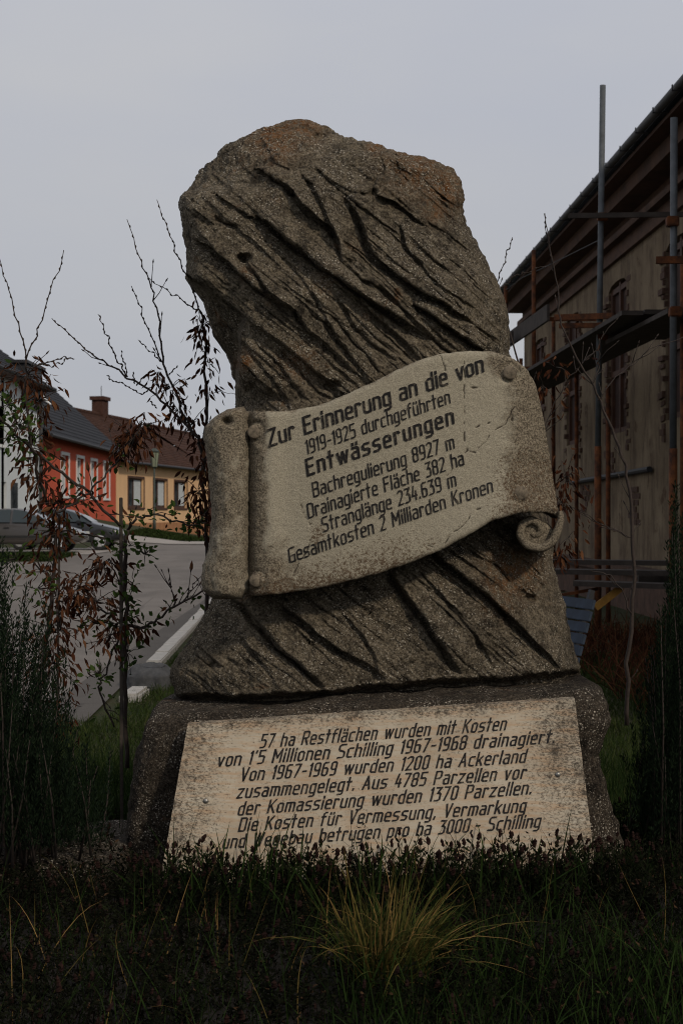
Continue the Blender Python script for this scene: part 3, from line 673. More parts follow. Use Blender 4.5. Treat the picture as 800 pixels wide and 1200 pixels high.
# --- lettering: a narrow single-stroke face
X_, C_ = .68, .09
def font():
    w = .34; X = X_; c = C_; W = .40
    rr = lambda w_, h: [(c,0),(w_-c,0),(w_,c),(w_,h-c),(w_-c,h),(c,h),(0,h-c),(0,c),(c,0)]
    arch = lambda w_: [(0,X),(w_-c,X),(w_,X-c),(w_,0)]
    um = lambda w_: [[(w_/2-.11,.86),(w_/2-.11,.97)],[(w_/2+.11,.86),(w_/2+.11,.97)]]
    g = {
     'a': (w, [[(.03,X),(w-c,X),(w,X-c),(w,0)],[(w,.40),(c,.40),(0,.31),(0,c),(c,0),(w,0)]]),
     'b': (w, [[(0,1),(0,0),(w-c,0),(w,c),(w,X-c),(w-c,X),(0,X)]]), 'c': (w*.9, [[(w*.9,X),(c,X),(0,X-c),(0,c),(c,0),(w*.9,0)]]),
     'd': (w, [[(w,1),(w,0),(c,0),(0,c),(0,X-c),(c,X),(w,X)]]), 'e': (w, [[(0,.35),(w,.35),(w,X-c),(w-c,X),(c,X),(0,X-c),(0,c),(c,0),(w,0)]]),
     'f': (.24, [[(.07,0),(.07,1-c),(.07+c,1),(.26,1)],[(-.03,X),(.24,X)]]), 'g': (w, [[(w,0),(c,0),(0,c),(0,X-c),(c,X),(w,X),(w,-.18),(w-c,-.27),(.02,-.27)]]),
     'h': (w, [[(0,0),(0,1)], arch(w)]), 'i': (.0, [[(0,0),(0,X)],[(0,.86),(0,.98)]]), 'k': (w, [[(0,0),(0,1)],[(w,X),(.02,.28)],[(.13,.40),(w,0)]]),
     'l': (.0, [[(0,1),(0,0)]]), 'm': (.56, [[(0,0),(0,X)], arch(.56), [(.28,X),(.28,0)]]), 'n': (w, [[(0,0),(0,X)], arch(w)]), 'o': (w, [rr(w, X)]),
     'p': (w, [[(0,-.27),(0,X),(w-c,X),(w,X-c),(w,c),(w-c,0),(0,0)]]), 'r': (.25, [[(0,0),(0,X)],[(0,X),(.2,X),(.26,X-.07)]]),
     's': (w, [[(w,X),(c,X),(0,X-c),(0,.42),(c,.35),(w-c,.33),(w,.26),(w,c),(w-c,0),(0,0)]]), 't': (.24, [[(.09,1),(.09,0)],[(-.04,X),(.24,X)]]),
     'u': (w, [[(0,X),(0,c),(c,0),(w,0)],[(w,X),(w,0)]]), 'v': (w, [[(0,X),(w/2,0),(w,X)]]), 'w': (.56, [[(0,X),(.14,0),(.28,X),(.42,0),(.56,X)]]),
     'z': (w, [[(0,X),(w,X),(0,0),(w,0)]]), 'A': (.44, [[(0,0),(.22,1),(.44,0)],[(.08,.32),(.36,.32)]]),
     'B': (W, [[(0,0),(0,1),(W-c,1),(W,1-c),(W-.01,.61),(W-c,.53),(0,.53)],[(W-c,.53),(W,.44),(W,c),(W-c,0),(0,0)]]), 'D': (W, [[(0,0),(0,1),(W-c,1),(W,1-c),(W,c),(W-c,0),(0,0)]]),
     'E': (.36, [[(.36,1),(0,1),(0,0),(.36,0)],[(0,.53),(.31,.53)]]), 'F': (.36, [[(.36,1),(0,1),(0,0)],[(0,.53),(.31,.53)]]),
     'G': (W, [[(W,1),(c,1),(0,1-c),(0,c),(c,0),(W,0),(W,.46),(.2,.46)]]), 'K': (W, [[(0,0),(0,1)],[(W,1),(.02,.42)],[(.13,.56),(W,0)]]),
     'M': (.52, [[(0,0),(0,1),(.26,.35),(.52,1),(.52,0)]]), 'P': (W, [[(0,0),(0,1),(W-c,1),(W,1-c),(W,.55),(W-c,.46),(0,.46)]]),
     'R': (W, [[(0,0),(0,1),(W-c,1),(W,1-c),(W,.58),(W-c,.49),(0,.49)],[(.2,.49),(W,0)]]), 'S': (W, [[(W,1),(c,1),(0,1-c),(0,.64),(c,.54),(W-c,.48),(W,.38),(W,c),(W-c,0),(0,0)]]),
     'V': (W, [[(0,1),(W/2,0),(W,1)]]), 'W': (.62, [[(0,1),(.155,0),(.31,1),(.465,0),(.62,1)]]), 'Z': (W, [[(0,1),(W,1),(0,0),(W,0)]]),
     '0': (w, [rr(w, 1)]), '1': (.1, [[(0,.86),(.1,1),(.1,0)]]), '2': (w, [[(0,.9),(c,1),(w-c,1),(w,.9),(w,.66),(0,0),(w,0)]]), '3': (w, [[(0,1),(w,1),(.13,.58),(w-c,.58),(w,.48),(w,c),(w-c,0),(0,0)]]),
     '4': (w, [[(.12,1),(0,.3),(w,.3)],[(w*.78,.62),(w*.78,0)]]), '5': (w, [[(w,1),(0,1),(0,.57),(w-c,.57),(w,.47),(w,c),(w-c,0),(0,0)]]),
     '6': (w, [[(w*.9,1),(c,1),(0,1-c),(0,c),(c,0),(w-c,0),(w,c),(w,.47),(w-c,.57),(0,.57)]]), '7': (w, [[(0,1),(w,1),(.1,0)]]),
     '8': (w, [[(c,.54),(0,.63),(0,1-c),(c,1),(w-c,1),(w,1-c),(w,.63),(w-c,.54),(c,.54),(0,.45),(0,c),(c,0),(w-c,0),(w,c),(w,.45),(w-c,.54)]]),
     '9': (w, [[(.03,0),(w-c,0),(w,c),(w,1-c),(w-c,1),(c,1),(0,1-c),(0,.53),(c,.43),(w,.43)]]),
     '-': (.24, [[(0,.42),(.24,.42)]]), '.': (.02, [[(.01,-.01),(.01,.09)]]), ',': (.04, [[(.04,.08),(0,-.12)]]), "'": (.03, [[(.04,1),(0,.86)]]), ' ': (.18, [])}
    g['ä'] = (w, g['a'][1]+um(w)); g['ü'] = (w, g['u'][1]+um(w))
    return g
FONT = font()
def ribbon(poly, h):
    """outline quads of a stroked polyline with mitred joins"""
    p = [np.array(q, float) for q in poly]; closed = np.allclose(p[0], p[-1]) and len(p) > 3
    if closed: p = p[:-1]
    n = len(p); L_, R_ = [], []
    for i in range(n):
        a_ = p[i-1] if (closed or i > 0) else None; b_ = p[(i+1) % n] if (closed or i < n-1) else None
        d1 = (p[i]-a_)/np.linalg.norm(p[i]-a_) if a_ is not None else None; d2 = (b_-p[i])/np.linalg.norm(b_-p[i]) if b_ is not None else None
        if d1 is None: q = p[i]-d2*h*.8; nn = np.array([-d2[1], d2[0]]); L_.append(q+nn*h); R_.append(q-nn*h); continue
        if d2 is None: q = p[i]+d1*h*.8; nn = np.array([-d1[1], d1[0]]); L_.append(q+nn*h); R_.append(q-nn*h); continue
        n1 = np.array([-d1[1], d1[0]]); n2 = np.array([-d2[1], d2[0]]); mt = n1+n2; mt = mt/max(.35, np.dot(mt, mt)/2) if True else mt
        L_.append(p[i]+mt*h); R_.append(p[i]-mt*h)
    if closed: L_.append(L_[0]); R_.append(R_[0])
    return L_, R_
def inscription(text, start, end, cap, up, ysurf, parent, gap=.18, thick=.062, thickx=1.0):
    adv = 0; items = []
    for ch in text:
        wd, st = FONT[ch]; items.append((adv, st)); adv += wd+gap
    adv -= gap; s0, s1 = np.array(start, float), np.array(end, float); ex = (s1-s0)/adv; up = np.array(up, float)*cap
    V, Fc = [], []
    ys_ = []
    def split(st):
        out, cur = [], [st[0]]
        for i in range(1, len(st)):
            cur.append(st[i])
            if i < len(st)-1:
                d1 = np.subtract(st[i], st[i-1]); d2 = np.subtract(st[i+1], st[i])
                if np.dot(d1, d2)/np.linalg.norm(d1)/np.linalg.norm(d2) < -.25: out.append(cur); cur = [st[i]]
        return out+[cur]
    for a_, strokes in items:
        for st in [q for k_ in strokes for q in split(k_)]:
            L_, R_ = ribbon(st, thick)
            for i in range(len(L_)-1):
                # subdivide along the stroke so that the paint follows the stone
                sub = 2; 
                for k in range(sub):
                    q = [L_[i]*(1-k/sub)+L_[i+1]*k/sub, R_[i]*(1-k/sub)+R_[i+1]*k/sub, R_[i]*(1-(k+1)/sub)+R_[i+1]*(k+1)/sub, L_[i]*(1-(k+1)/sub)+L_[i+1]*(k+1)/sub]
                    b = len(V)
                    for v in q:
                        V.append(s0+ex*(a_+v[0])+up*v[1])
                    Fc.append((b, b+1, b+2, b+3))
    V = np.array(V); V = V+.28*np.stack([vnoise(V[:, 0]*.9, V[:, 1]*.9, V[:, 0]*0+3), vnoise(V[:, 0]*.9, V[:, 1]*.9, V[:, 0]*0+8)], -1); y = ysurf(V[:, 0], V[:, 1])
    W3 = np.stack([(V[:, 0]-400)*y/F, y, EYE-(V[:, 1]-600)*y/F], -1)
    np_mesh('inscription_line', W3, np.array(Fc), M['ink'], parent, smooth=False)
sy = lambda px, py: banner_y(px, py)-.0032
for tx_, a_, b_, cap_, th_ in (("Zur Erinnerung an die von", (316,523), (566,435), 19, .072), ("1919-1925 durchgeführten", (360,532), (527,472), 15.5, .058),
     ("Entwässerungen", (361,557), (531,496), 18.5, .076), ("Bachregulierung 8927 m", (368,582), (532,525), 16, .058), ("Drainagierte Fläche 382 ha", (362,607), (543,544), 16, .058),
     ("Stranglänge 234.639 m", (379,623), (534,569), 16, .058), ("Gesamtkosten 2 Milliarden Kronen", (340,659), (577,576), 16, .058)):
    inscription(tx_, a_, b_, cap_, (-.13, -.99), sy, scroll, thick=th_, gap=.28 if tx_[:3] == 'Ent' else .215)

# --- lower plaque
def slab_y(px, py):
    # plane through the plaque's face: nearer at the foot
    return 5.70-.16*np.clip((py-830-(430-px)*.06)/175., -.2, 1.3)
def plaque():
    TL, TR, BR, BL = np.array((220., 849)), np.array((673., 819)), np.array((697., 1012)), np.array((185., 1046))
    nu, nv = 260, 120; u, v = np.meshgrid(np.linspace(0, 1, nu), np.linspace(0, 1, nv), indexing='ij')
    p = (BL[None, None]*(1-u)[..., None]+BR*u[..., None])*(1-v)[..., None]+(TL*(1-u)[..., None]+TR*u[..., None])*v[..., None]
    px, py = p[..., 0], p[..., 1]
    edn = np.minimum(np.minimum(u, 1-u)*450, np.minimum(v, 1-v)*190)
    chip = (edn < .5)*1.2*np.maximum(0, fbm(px/6., py/6., px*0, 3)); cxy = np.array([445, 930])
    px = px-np.sign(px-445)*chip; py = py-np.sign(py-930)*chip*(np.minimum(v, 1-v) < .005)
    y = slab_y(px, py); A = np.stack([(px-400)*y/F, y, EYE-(py-600)*y/F], -1); B = A+np.array([0, .035, .004])
    V = np.concatenate([A.reshape(-1, 3), B.reshape(-1, 3)]); n, m = nu, nv; i = np.arange(n*m).reshape(n, m); b = i+n*m
    Q = [np.stack([i[:-1, :-1], i[1:, :-1], i[1:, 1:], i[:-1, 1:]], -1).reshape(-1, 4), np.stack([b[:-1, :-1], b[:-1, 1:], b[1:, 1:], b[1:, :-1]], -1).reshape(-1, 4)]
    loop = np.concatenate([i[:, 0], i[-1, 1:], i[::-1, -1][1:], i[0, ::-1][1:]]); Q.append(np.stack([loop[1:], loop[:-1], loop[:-1]+n*m, loop[1:]+n*m], -1))
    gr = np.maximum.reduce([.9*smooth(.12, 0, 1-v), .75*smooth(.2, .02, u), .9*smooth(.22, .0, 1-u), .55*np.exp(-((u-.32)/.14)**2)*smooth(.35, .05, 1-v), .15+0*u])
    o = np_mesh('plaque', V, np.concatenate(Q), M['travertine'], monument, smooth=False, attrs={'grime': np.tile(gr.ravel(), 2)})
    tag(o, 'pale travertine plaque with black italic lettering, leaning on the plinth'); return o
slab = plaque()
sl = lambda px, py: slab_y(px, py)-.002
for tx_, a_, b_ in (("57 ha Restflächen wurden mit Kosten", (305,876), (591,855)), ("von 1'5 Millionen Schilling 1967-1968 drainagiert.", (255,898), (648,870)),
     ("Von 1967-1969 wurden 1200 ha Ackerland", (282,915), (614,893)), ("zusammengelegt. Aus 4785 Parzellen vor", (278,935), (614,912)),
     ("der Komassierung wurden 1370 Parzellen.", (279,955), (621,930)), ("Die Kosten für Vermessung, Vermarkung", (280,974), (614,951)), ("und Wegebau betrugen pro ha 3000,- Schilling", (261,994), (631,969))):
    inscription(tx_, a_, b_, 15.5, (.24, -.97), sl, slab, thick=.066, gap=.25)
M['screw'] = simple('screw_metal', (.25, .24, .22), .4, .3, 60, metal=.8)
M['dark_hole'] = simple('dark_hole', (.012, .01, .01), .9)
for sx_, sy_ in ((241,939), (653,908)):
    dome(sx_, sy_, float(slab_y(sx_, sy_)), .010, 'screw_cap', M['screw'], slab, .6)

# ------------------------------------------------------------------ foliage generators
def unit(v): return v/(np.linalg.norm(v, axis=-1, keepdims=True)+1e-9)
def leaves(name, C, D, Ln, Wd, mat, parent=None, rnd=None, kind=None, fold=.25, droop=.15):
    """C base points, D directions; each leaf four triangles folded along the midrib"""
    n = len(C); D = unit(D); r = RNG.normal(size=(n, 3)); S = unit(np.cross(D, r)); Nn = np.cross(S, D)
    Ln = np.broadcast_to(Ln, (n,))[:, None]; Wd = np.broadcast_to(Wd, (n,))[:, None]
    tip = C+D*Ln-Nn*Ln*droop; mid = C+D*Ln*.48
    l = mid+S*Wd*.5+Nn*Wd*fold; r_ = mid-S*Wd*.5+Nn*Wd*fold
    V = np.stack([C, l, tip, r_, mid], 1).reshape(-1, 3); b = (np.arange(n)*5)[:, None]
    T = np.concatenate([b+np.array([[0, 4, 1]]), b+np.array([[1, 4, 2]]), b+np.array([[4, 3, 2]]), b+np.array([[0, 3, 4]])])
    rn = RNG.random(n) if rnd is None else rnd
    return np_mesh(name, V, T, mat, parent, smooth=False, attrs={'rnd': np.repeat(rn, 5)}, kind=kind)
def big_leaves(name, C, D, Ln, Wd, mat, parent=None):
    n = len(C); D = unit(D); S = unit(np.cross(D, RNG.normal(size=(n, 3)))); N_ = np.cross(S, D); Ln = Ln[:, None]; Wd = Wd[:, None]
    cu = RNG.uniform(.0, .45, (n, 1)); fo_ = RNG.uniform(.05, .4, (n, 1))
    def at(t): return C+D*Ln*t-N_*Ln*cu*t*t
    m1, m2, tip = at(.34), at(.68), at(1.0)
    V = np.stack([C, m1+S*Wd*.5+N_*Wd*fo_, m2+S*Wd*.40+N_*Wd*fo_, tip, m2-S*Wd*.40+N_*Wd*fo_, m1-S*Wd*.5+N_*Wd*fo_, m1, m2], 1).reshape(-1, 3); b = (np.arange(n)*8)[:, None]
    T = np.concatenate([b+np.array([q]) for q in ((0, 6, 1), (0, 5, 6), (2, 7, 3), (7, 4, 3))]); Q = np.concatenate([b+np.array([q]) for q in ((1, 6, 7, 2), (6, 5, 4, 7))])
    return np_mesh(name, V, [T, Q], mat, parent, smooth=False, attrs={'rnd': np.repeat(RNG.random(n), 8)}, kind='stuff')
def blades(name, C, D, Ln, Wd, mat, parent=None, rnd=None, kind=None, bend=.5, seg=4):
    n = len(C); D = unit(D); side = unit(np.cross(D, RNG.normal(size=(n, 3)))); out = unit(RNG.normal(size=(n, 3))*np.array([1, 1, .0])+np.array([0, 0, 0]))
    side = unit(np.cross(D, out)); Ln = np.broadcast_to(Ln, (n,))[:, None]; Wd = np.broadcast_to(Wd, (n,))[:, None]
    bend = np.broadcast_to(bend, (n,))[:, None]; Vs = []
    for k in range(seg+1):
        t = k/seg; c = C+D*Ln*t*(1-.25*bend*t)+out*Ln*bend*t*t*.7-np.array([0, 0, 1])*Ln*bend*t**3*.45
        wv = Wd*(1-t)**.7*.5+1e-5; Vs += [c+side*wv, c-side*wv]
    V = np.stack(Vs, 1).reshape(-1, 3); m = 2*(seg+1); b = (np.arange(n)*m)[:, None]
    Q = np.concatenate([b+np.array([[2*k, 2*k+1, 2*k+3, 2*k+2]]) for k in range(seg)])
    rn = RNG.random(n) if rnd is None else rnd
    return np_mesh(name, V, Q, mat, parent, smooth=True, attrs={'rnd': np.repeat(rn, m)}, kind=kind)
def along(pts, step):
    """points and directions evenly along a polyline of Vectors"""
    out = []
    for a_, b_ in zip(pts[:-1], pts[1:]):
        l = (b_-a_).length; k = max(1, int(l/step)); d = (b_-a_).normalized()
        out += [(a_.lerp(b_, i/k), d) for i in range(k)]
    return out
def wiggle(pts, amp=.006, sub=4):
    o = []
    for a_, b_ in zip(pts[:-1], pts[1:]):
        for k in range(sub):
            p = a_.lerp(b_, k/sub)
            if o: p = p+Vector([random.gauss(0, amp) for _ in range(3)])
            o.append(p)
    o.append(pts[-1]); return o

class Shrub:
    def __init__(s, name, label, cat, base, group=None):
        s.t = thing(name, label, cat, base, group=group); s.wood = MB(); s.lf = {'brown': [], 'green': []}
    def limb(s, pix, d, r0, r1, d1=None, buds=0, twigs=0, brown=0, green=0, amp=.004):
        n = len(pix); d1 = d if d1 is None else d1
        pts = [P(px, py, d+(d1-d)*i/(n-1)) for i, (px, py) in enumerate(pix)]; w_ = wiggle(pts, amp)
        rad = [r0+(r1-r0)*i/(len(w_)-1) for i in range(len(w_))]; s.wood.tube(w_, rad, 5)
        if buds:
            for k, (p, dr) in enumerate(along(w_, buds)):
                sd_ = Vector((dr.z, random.uniform(-.3, .3), -dr.x)).normalized()*(1 if k % 2 else -1)
                q = p+sd_*r1*1.0; s.wood.tube([q, q+dr*.007+sd_*.002, q+dr*.014+sd_*.001], [.0012, .0024, .0004], 4)
        for _ in range(twigs):
            p, dr = random.choice(along(w_, .02)); v = (dr+Vector((random.uniform(-1, 1), random.uniform(-1, 1), random.uniform(-.2, .9)))).normalized()
            l = random.uniform(.04, .13); e_ = p+v*l; m_ = p+v*l*.5+Vector((0, 0, random.uniform(-.01, .012)))
            s.wood.tube([p, m_, e_], [.0022, .0017, .0012], 4); s.wood.tube([e_, e_+v*.008, e_+v*.02], [.0018, .0034, .0005], 4)
            if brown and random.random() < .5: s.lf['brown'].append((e_, v))
        for key, cnt in (('brown', brown), ('green', green)):
            al = along(w_, .006)
            for _ in range(int(cnt*1.1)):
                p, dr = random.choice(al); off = Vector((random.gauss(0, 1), random.gauss(0, 1), random.gauss(0, .8)))*.028
                s.lf[key].append((p+off, (off.normalized()+Vector((0, 0, -.8 if key == 'brown' else .2))).normalized()))
    def cluster(s, px, py, d, rx, ry, n, key='brown'):
        c = P(px, py, d)
        for _ in range(int(n*1.7)):
            o = Vector((random.gauss(0, rx)*d/F, random.gauss(0, .035), random.gauss(0, ry)*d/F))
            v = (o.normalized()*.7+Vector((random.uniform(-.5, .5), random.uniform(-.5, .5), -1.0 if key == 'brown' else .1))).normalized()
            s.lf[key].append((c+o, v))
            if random.random() < .3: s.wood.tube([c+o*.1, c+o*.6+Vector((0, 0, .005)), c+o], [.002, .0015, .001], 4)
    def done(s):
        s.wood.build('branches', M['bark'], s.t, True, world=True)
        for key, mat, l0, l1, wr in (('brown', 'brown_leaf', .028, .052, .30), ('green', 'green_leaf', .018, .034, .60)):
            a_ = s.lf[key]
            if not a_: continue
            C = np.array([tuple(p) for p, _ in a_]); D = np.array([tuple(v) for _, v in a_])
            Ln = RNG.uniform(l0, l1, len(C)); big_leaves('leaves', C, D, Ln, Ln*wr, M[mat], s.t)

# left-hand saplings
s = Shrub('sapling', 'leftmost young tree with withered brown leaves and two bare forked tips against the sky', 'sapling', P(45, 900, 6.6))
s.limb([(42,960),(48,800),(60,705),(66,640),(60,600),(44,550),(34,500),(30,460),(31,421)], 6.6, .010, .004, 6.3, twigs=14, brown=90, green=24)
s.limb([(31,421),(22,380),(10,340),(0,303)], 6.3, .003, .0015, buds=.022)
s.limb([(31,421),(45,385),(60,340),(75,293)], 6.3, .003, .0015, buds=.022)
s.limb([(31,430),(55,425),(75,420),(86,420)], 6.3, .003, .001, buds=.03); s.limb([(45,428),(66,430),(82,419)], 6.35, .002, .001, buds=.03)
s.limb([(0,488),(18,508),(42,530),(75,555),(104,578),(141,616)], 6.2, .0045, .006, 6.4, twigs=6, green=34, brown=10)
s.limb([(66,600),(82,592),(104,578),(122,558),(140,538),(158,512),(168,500)], 6.3, .005, .003, twigs=5, brown=20, green=14)
for c_ in ((30,440,16,12,40),(45,470,16,18,46),(36,520,14,20,40),(48,560,14,20,36),(70,590,16,10,46),(66,625,14,14,40),(50,670,12,20,24),(62,780,16,26,60),(72,740,16,16,50),(66,700,8,16,24),(78,830,10,18,24)): s.cluster(*c_[:2], 6.4, *c_[2:])
for c_ in ((8,475,12,10,24),(22,500,12,14,30),(12,515,8,10,16),(44,690,16,10,18),(20,655,12,10,18)): s.cluster(*c_[:2], 6.2, *c_[2:], key='green')
s.cluster(158, 512, 6.3, 12, 14, 56); s.cluster(146, 524, 6.3, 8, 10, 26); s.cluster(172, 498, 6.3, 10, 8, 26)
s.done()
s = Shrub('sapling', 'young hedge tree tied to the bare wooden stake, with small green and brown leaves', 'sapling', P(148, 880, 6.5))
s.limb([(149,900),(146,820),(148,740),(147,680),(146,640),(150,621)], 6.5, .010, .008)
s.limb([(150,621),(158,609),(170,603),(190,605),(215,612),(238,618)], 6.5, .006, .003, 6.4, twigs=5, green=56, brown=8)
s.limb([(146,640),(126,632),(104,627),(70,622),(40,626)], 6.5, .005, .003, twigs=4, green=48, brown=14)
s.limb([(148,732),(165,735),(185,724),(205,712),(238,692)], 6.5, .006, .004, 6.3, twigs=8, green=42, brown=4)
s.limb([(205,712),(202,695),(199,676)], 6.4, .003, .001, twigs=3, buds=.02); s.limb([(215,706),(225,690),(238,672)], 6.4, .002, .001, buds=.02)
s.limb([(147,735),(130,720),(110,712),(84,700),(66,706)], 6.5, .005, .003, twigs=8, brown=60, green=10)
s.limb([(140,742),(124,782),(116,806),(124,830),(134,852)], 6.5, .004, .004, twigs=6, green=30)
s.limb([(146,735),(150,706),(156,680),(158,664)], 6.4, .003, .001, green=40)
s.limb([(148,700),(130,660),(128,655),(108,668),(80,682)], 6.5, .003, .002, brown=50, twigs=5)
s.limb([(146,700),(140,735),(118,728),(96,735),(86,745)], 6.5, .004, .002, green=36, brown=26, twigs=6)
for c_ in ((120,662,10,8,30),(90,690,14,8,34),(112,705,14,8,30),(130,745,10,10,24),(160,738,8,6,14)): s.cluster(*c_[:2], 6.4, *c_[2:])
for c_ in ((118,790,10,8,18),(150,765,8,10,14),(150,640,10,6,12),(170,650,8,5,12)): s.cluster(*c_[:2], 6.4, *c_[2:], key='green')
s.done()
s = Shrub('sapling', 'young tree directly left of the scroll, bare budded twigs rising over the roofs', 'sapling', P(240, 850, 6.75))
s.limb([(243,830),(242,700),(243,640),(239,560),(242,470),(241,400),(236,366)], 6.75, .010, .0045, twigs=14, brown=26)
s.limb([(236,366),(227,344),(210,304),(196,266),(184,234)], 6.75, .0035, .0014, buds=.02)
s.limb([(236,368),(222,357),(203,346),(175,326)], 6.75, .0028, .0014, buds=.028)
s.limb([(241,545),(232,515),(216,486),(205,458),(191,426),(188,396),(184,360),(175,328),(163,300),(149,257)], 6.7, .007, .0015, twigs=6, buds=.024)
s.limb([(190,424),(178,395),(166,362),(154,335)], 6.7, .003, .0015, buds=.02); s.limb([(189,424),(176,412),(162,398)], 6.7, .002, .001, buds=.03)
s.limb([(238,520),(210,490),(182,462),(150,441),(128,428),(105,412),(82,393),(61,373)], 6.65, .006, .0016, twigs=4, buds=.035)
s.limb([(148,442),(139,425),(130,405),(122,385),(115,368)], 6.65, .003, .0014, buds=.02); s.limb([(150,442),(146,425),(142,411)], 6.65, .002, .001, buds=.02)
s.limb([(168,462),(148,452),(134,447),(125,440)], 6.65, .002, .001, buds=.03)
s.limb([(243,461),(258,460),(276,462)], 6.7, .0015, .001)
for a_, b_ in (((160,452),(170,440)),((168,462),(180,452)),((176,470),(184,478)),((158,450),(156,436)),((206,460),(216,450)),((198,440),(208,428))): s.limb([a_, b_], 6.68, .0018, .001, buds=.02, amp=.001)
for c_ in ((236,380,5,14,22),(232,392,5,8,16),(245,425,8,12,12),(240,460,9,14,14),(185,440,6,6,14),(200,455,9,10,18),(210,482,8,9,22),(222,500,7,10,16),(232,575,9,14,44),(238,545,6,10,20),(236,605,6,12,24),(236,520,8,10,22)): s.cluster(*c_[:2], 6.7, *c_[2:])
s.cluster(228, 612, 6.7, 8, 5, 14, 'green'); s.done()
s = Shrub('sapling', 'bare thin sapling curving up in front of the scaffold, right of the monument', 'sapling', P(734, 800, 7.4))
s.limb([(734,850),(735,780),(741,700),(742,650),(738,575),(728,535),(712,490),(694,452),(676,420),(657,380),(655,350),(645,300),(638,250)], 7.4, .011, .0018, twigs=10)
s.limb([(648,318),(642,282),(637,250)], 7.4, .002, .0014, buds=.02)
s.limb([(738,630),(718,620),(700,612),(676,600)], 7.4, .003, .0015, twigs=6, brown=4); s.limb([(694,452),(700,430),(702,402),(706,388)], 7.4, .003, .0015, twigs=4)
s.limb([(740,720),(728,690),(715,675),(690,668)], 7.3, .004, .002, twigs=2); s.limb([(700,470),(720,440),(760,410),(800,395)], 7.4, .003, .0015, twigs=5)
for c_ in ((663,560,10,12,40),(660,590,8,8,20),(655,650,7,7,26),(665,630,10,10,16)): s.cluster(*c_[:2], 7.4, *c_[2:])
s.done()
s = Shrub('sapling', 'low bush behind the right shoulder of the scroll with two bare budded twigs', 'sapling', P(640, 840, 7.6))
s.limb([(640,840),(648,700),(640,600),(622,480),(600,400),(584,345),(583,329)], 7.6, .009, .002, twigs=6)
s.limb([(582,332),(588,312),(594,296),(600,278)], 7.6, .0025, .0014, buds=.018); s.limb([(586,338),(598,327),(612,320),(640,312)], 7.6, .002, .001, buds=.05)
s.limb([(630,520),(650,470),(668,440),(690,420)], 7.6, .003, .0015, twigs=10, brown=14)
for c_ in ((636,452,9,9,14),(650,430,9,9,10)): s.cluster(*c_[:2], 7.5, *c_[2:])
s.done()
def stake(label, top, bot, d, wd):
    a_, b_ = P(*top, d), P(*bot, d); b_.z = min(b_.z, float(gz(b_.x, b_.y))-.05)
    t = MB().beam(b_, a_, wd, wd, (0, 1, 0)).build('wooden_stake', M['stake'], None, bevel=.002); tag(t, label, 'stake', 'wooden stakes among the saplings')
stake('wooden stake standing bare in front of the houses, its top near the yellow wall', (142,583), (143,880), 6.42, .013)
stake('thin wooden stake behind the leftmost sapling, in front of the parked cars', (70,602), (66,900), 6.5, .009)

# junipers
def juniper(label, sprays, d0, base):
    t = thing('juniper', label, 'shrub', base); C, D, Ln = [], [], []; wood = MB()
    for px0, py0, px1, py1, n in sprays:
        for _ in range(int(n*1.1)):
            dd = d0+random.uniform(-.25, .25); a_ = P(px0+random.gauss(0, 14), py0+random.uniform(-10, 10), dd); f = random.uniform(.45, 1)
            b_ = P(px0+(px1-px0)*f+random.gauss(0, 12), py0+(py1-py0)*f+random.gauss(0, 10), dd+random.uniform(-.12, .12))
            if random.random() < .25: wood.tube([a_, a_.lerp(b_, .5)+Vector((.01, 0, 0)), b_], [.005, .003, .001], 4)
            dr = (b_-a_).normalized(); l = (b_-a_).length; k = int(l/.0024)
            for i in range(k):
                q = i/k
                if q < .15: continue
                o = Vector((random.gauss(0, 1), random.gauss(0, 1), random.gauss(0, 1)))*.0085*(1.25-q)
                C.append(tuple(a_.lerp(b_, q)+o)); v = dr*1.0+o.normalized()*.65; D.append(tuple(v)); Ln.append(random.uniform(.010, .022))
    wood.build('branches', M['bark'], t, True, world=True); Ln = np.array(Ln)
    leaves('needles', np.array(C), np.array(D), Ln, Ln*.26, M['juniper'], t, kind='stuff', fold=.3, droop=0)
juniper('tall dark juniper at the left edge beside the road', [(0,1010,6,625,34),(-30,1000,-16,600,30),(14,1010,26,715,26),(36,1010,52,700,26),(60,1010,72,760,24),(30,1010,18,820,30),(62,1010,50,850,26),(0,1010,0,800,30),(88,1000,92,850,14),(104,1005,112,880,10)], 5.6, P(30, 1030, 5.6))
juniper('tall dark juniper at the right edge in front of the scaffold', [(820,1000,806,640,34),(790,1000,794,610,30),(770,1000,774,710,24),(800,1000,796,700,34),(778,1010,762,760,22),(762,1000,752,850,18),(830,1000,836,560,20),(800,860,800,560,14)], 6.0, P(795, 1000, 6.0))

# ------------------------------------------------------------------ grass, ground cover, tuft
def scatter(n, x0, x1, y0, y1, reject=None):
    X = RNG.uniform(x0, x1, n); Y = RNG.uniform(y0, y1, n)
    if reject is not None: k = ~reject(X, Y); X, Y = X[k], Y[k]
    return np.stack([X, Y, gz(X, Y)], -1)
on_mon = lambda X, Y: ((X > -.80) & (X < 1.02) & (Y > 5.62) & (Y < 6.75))
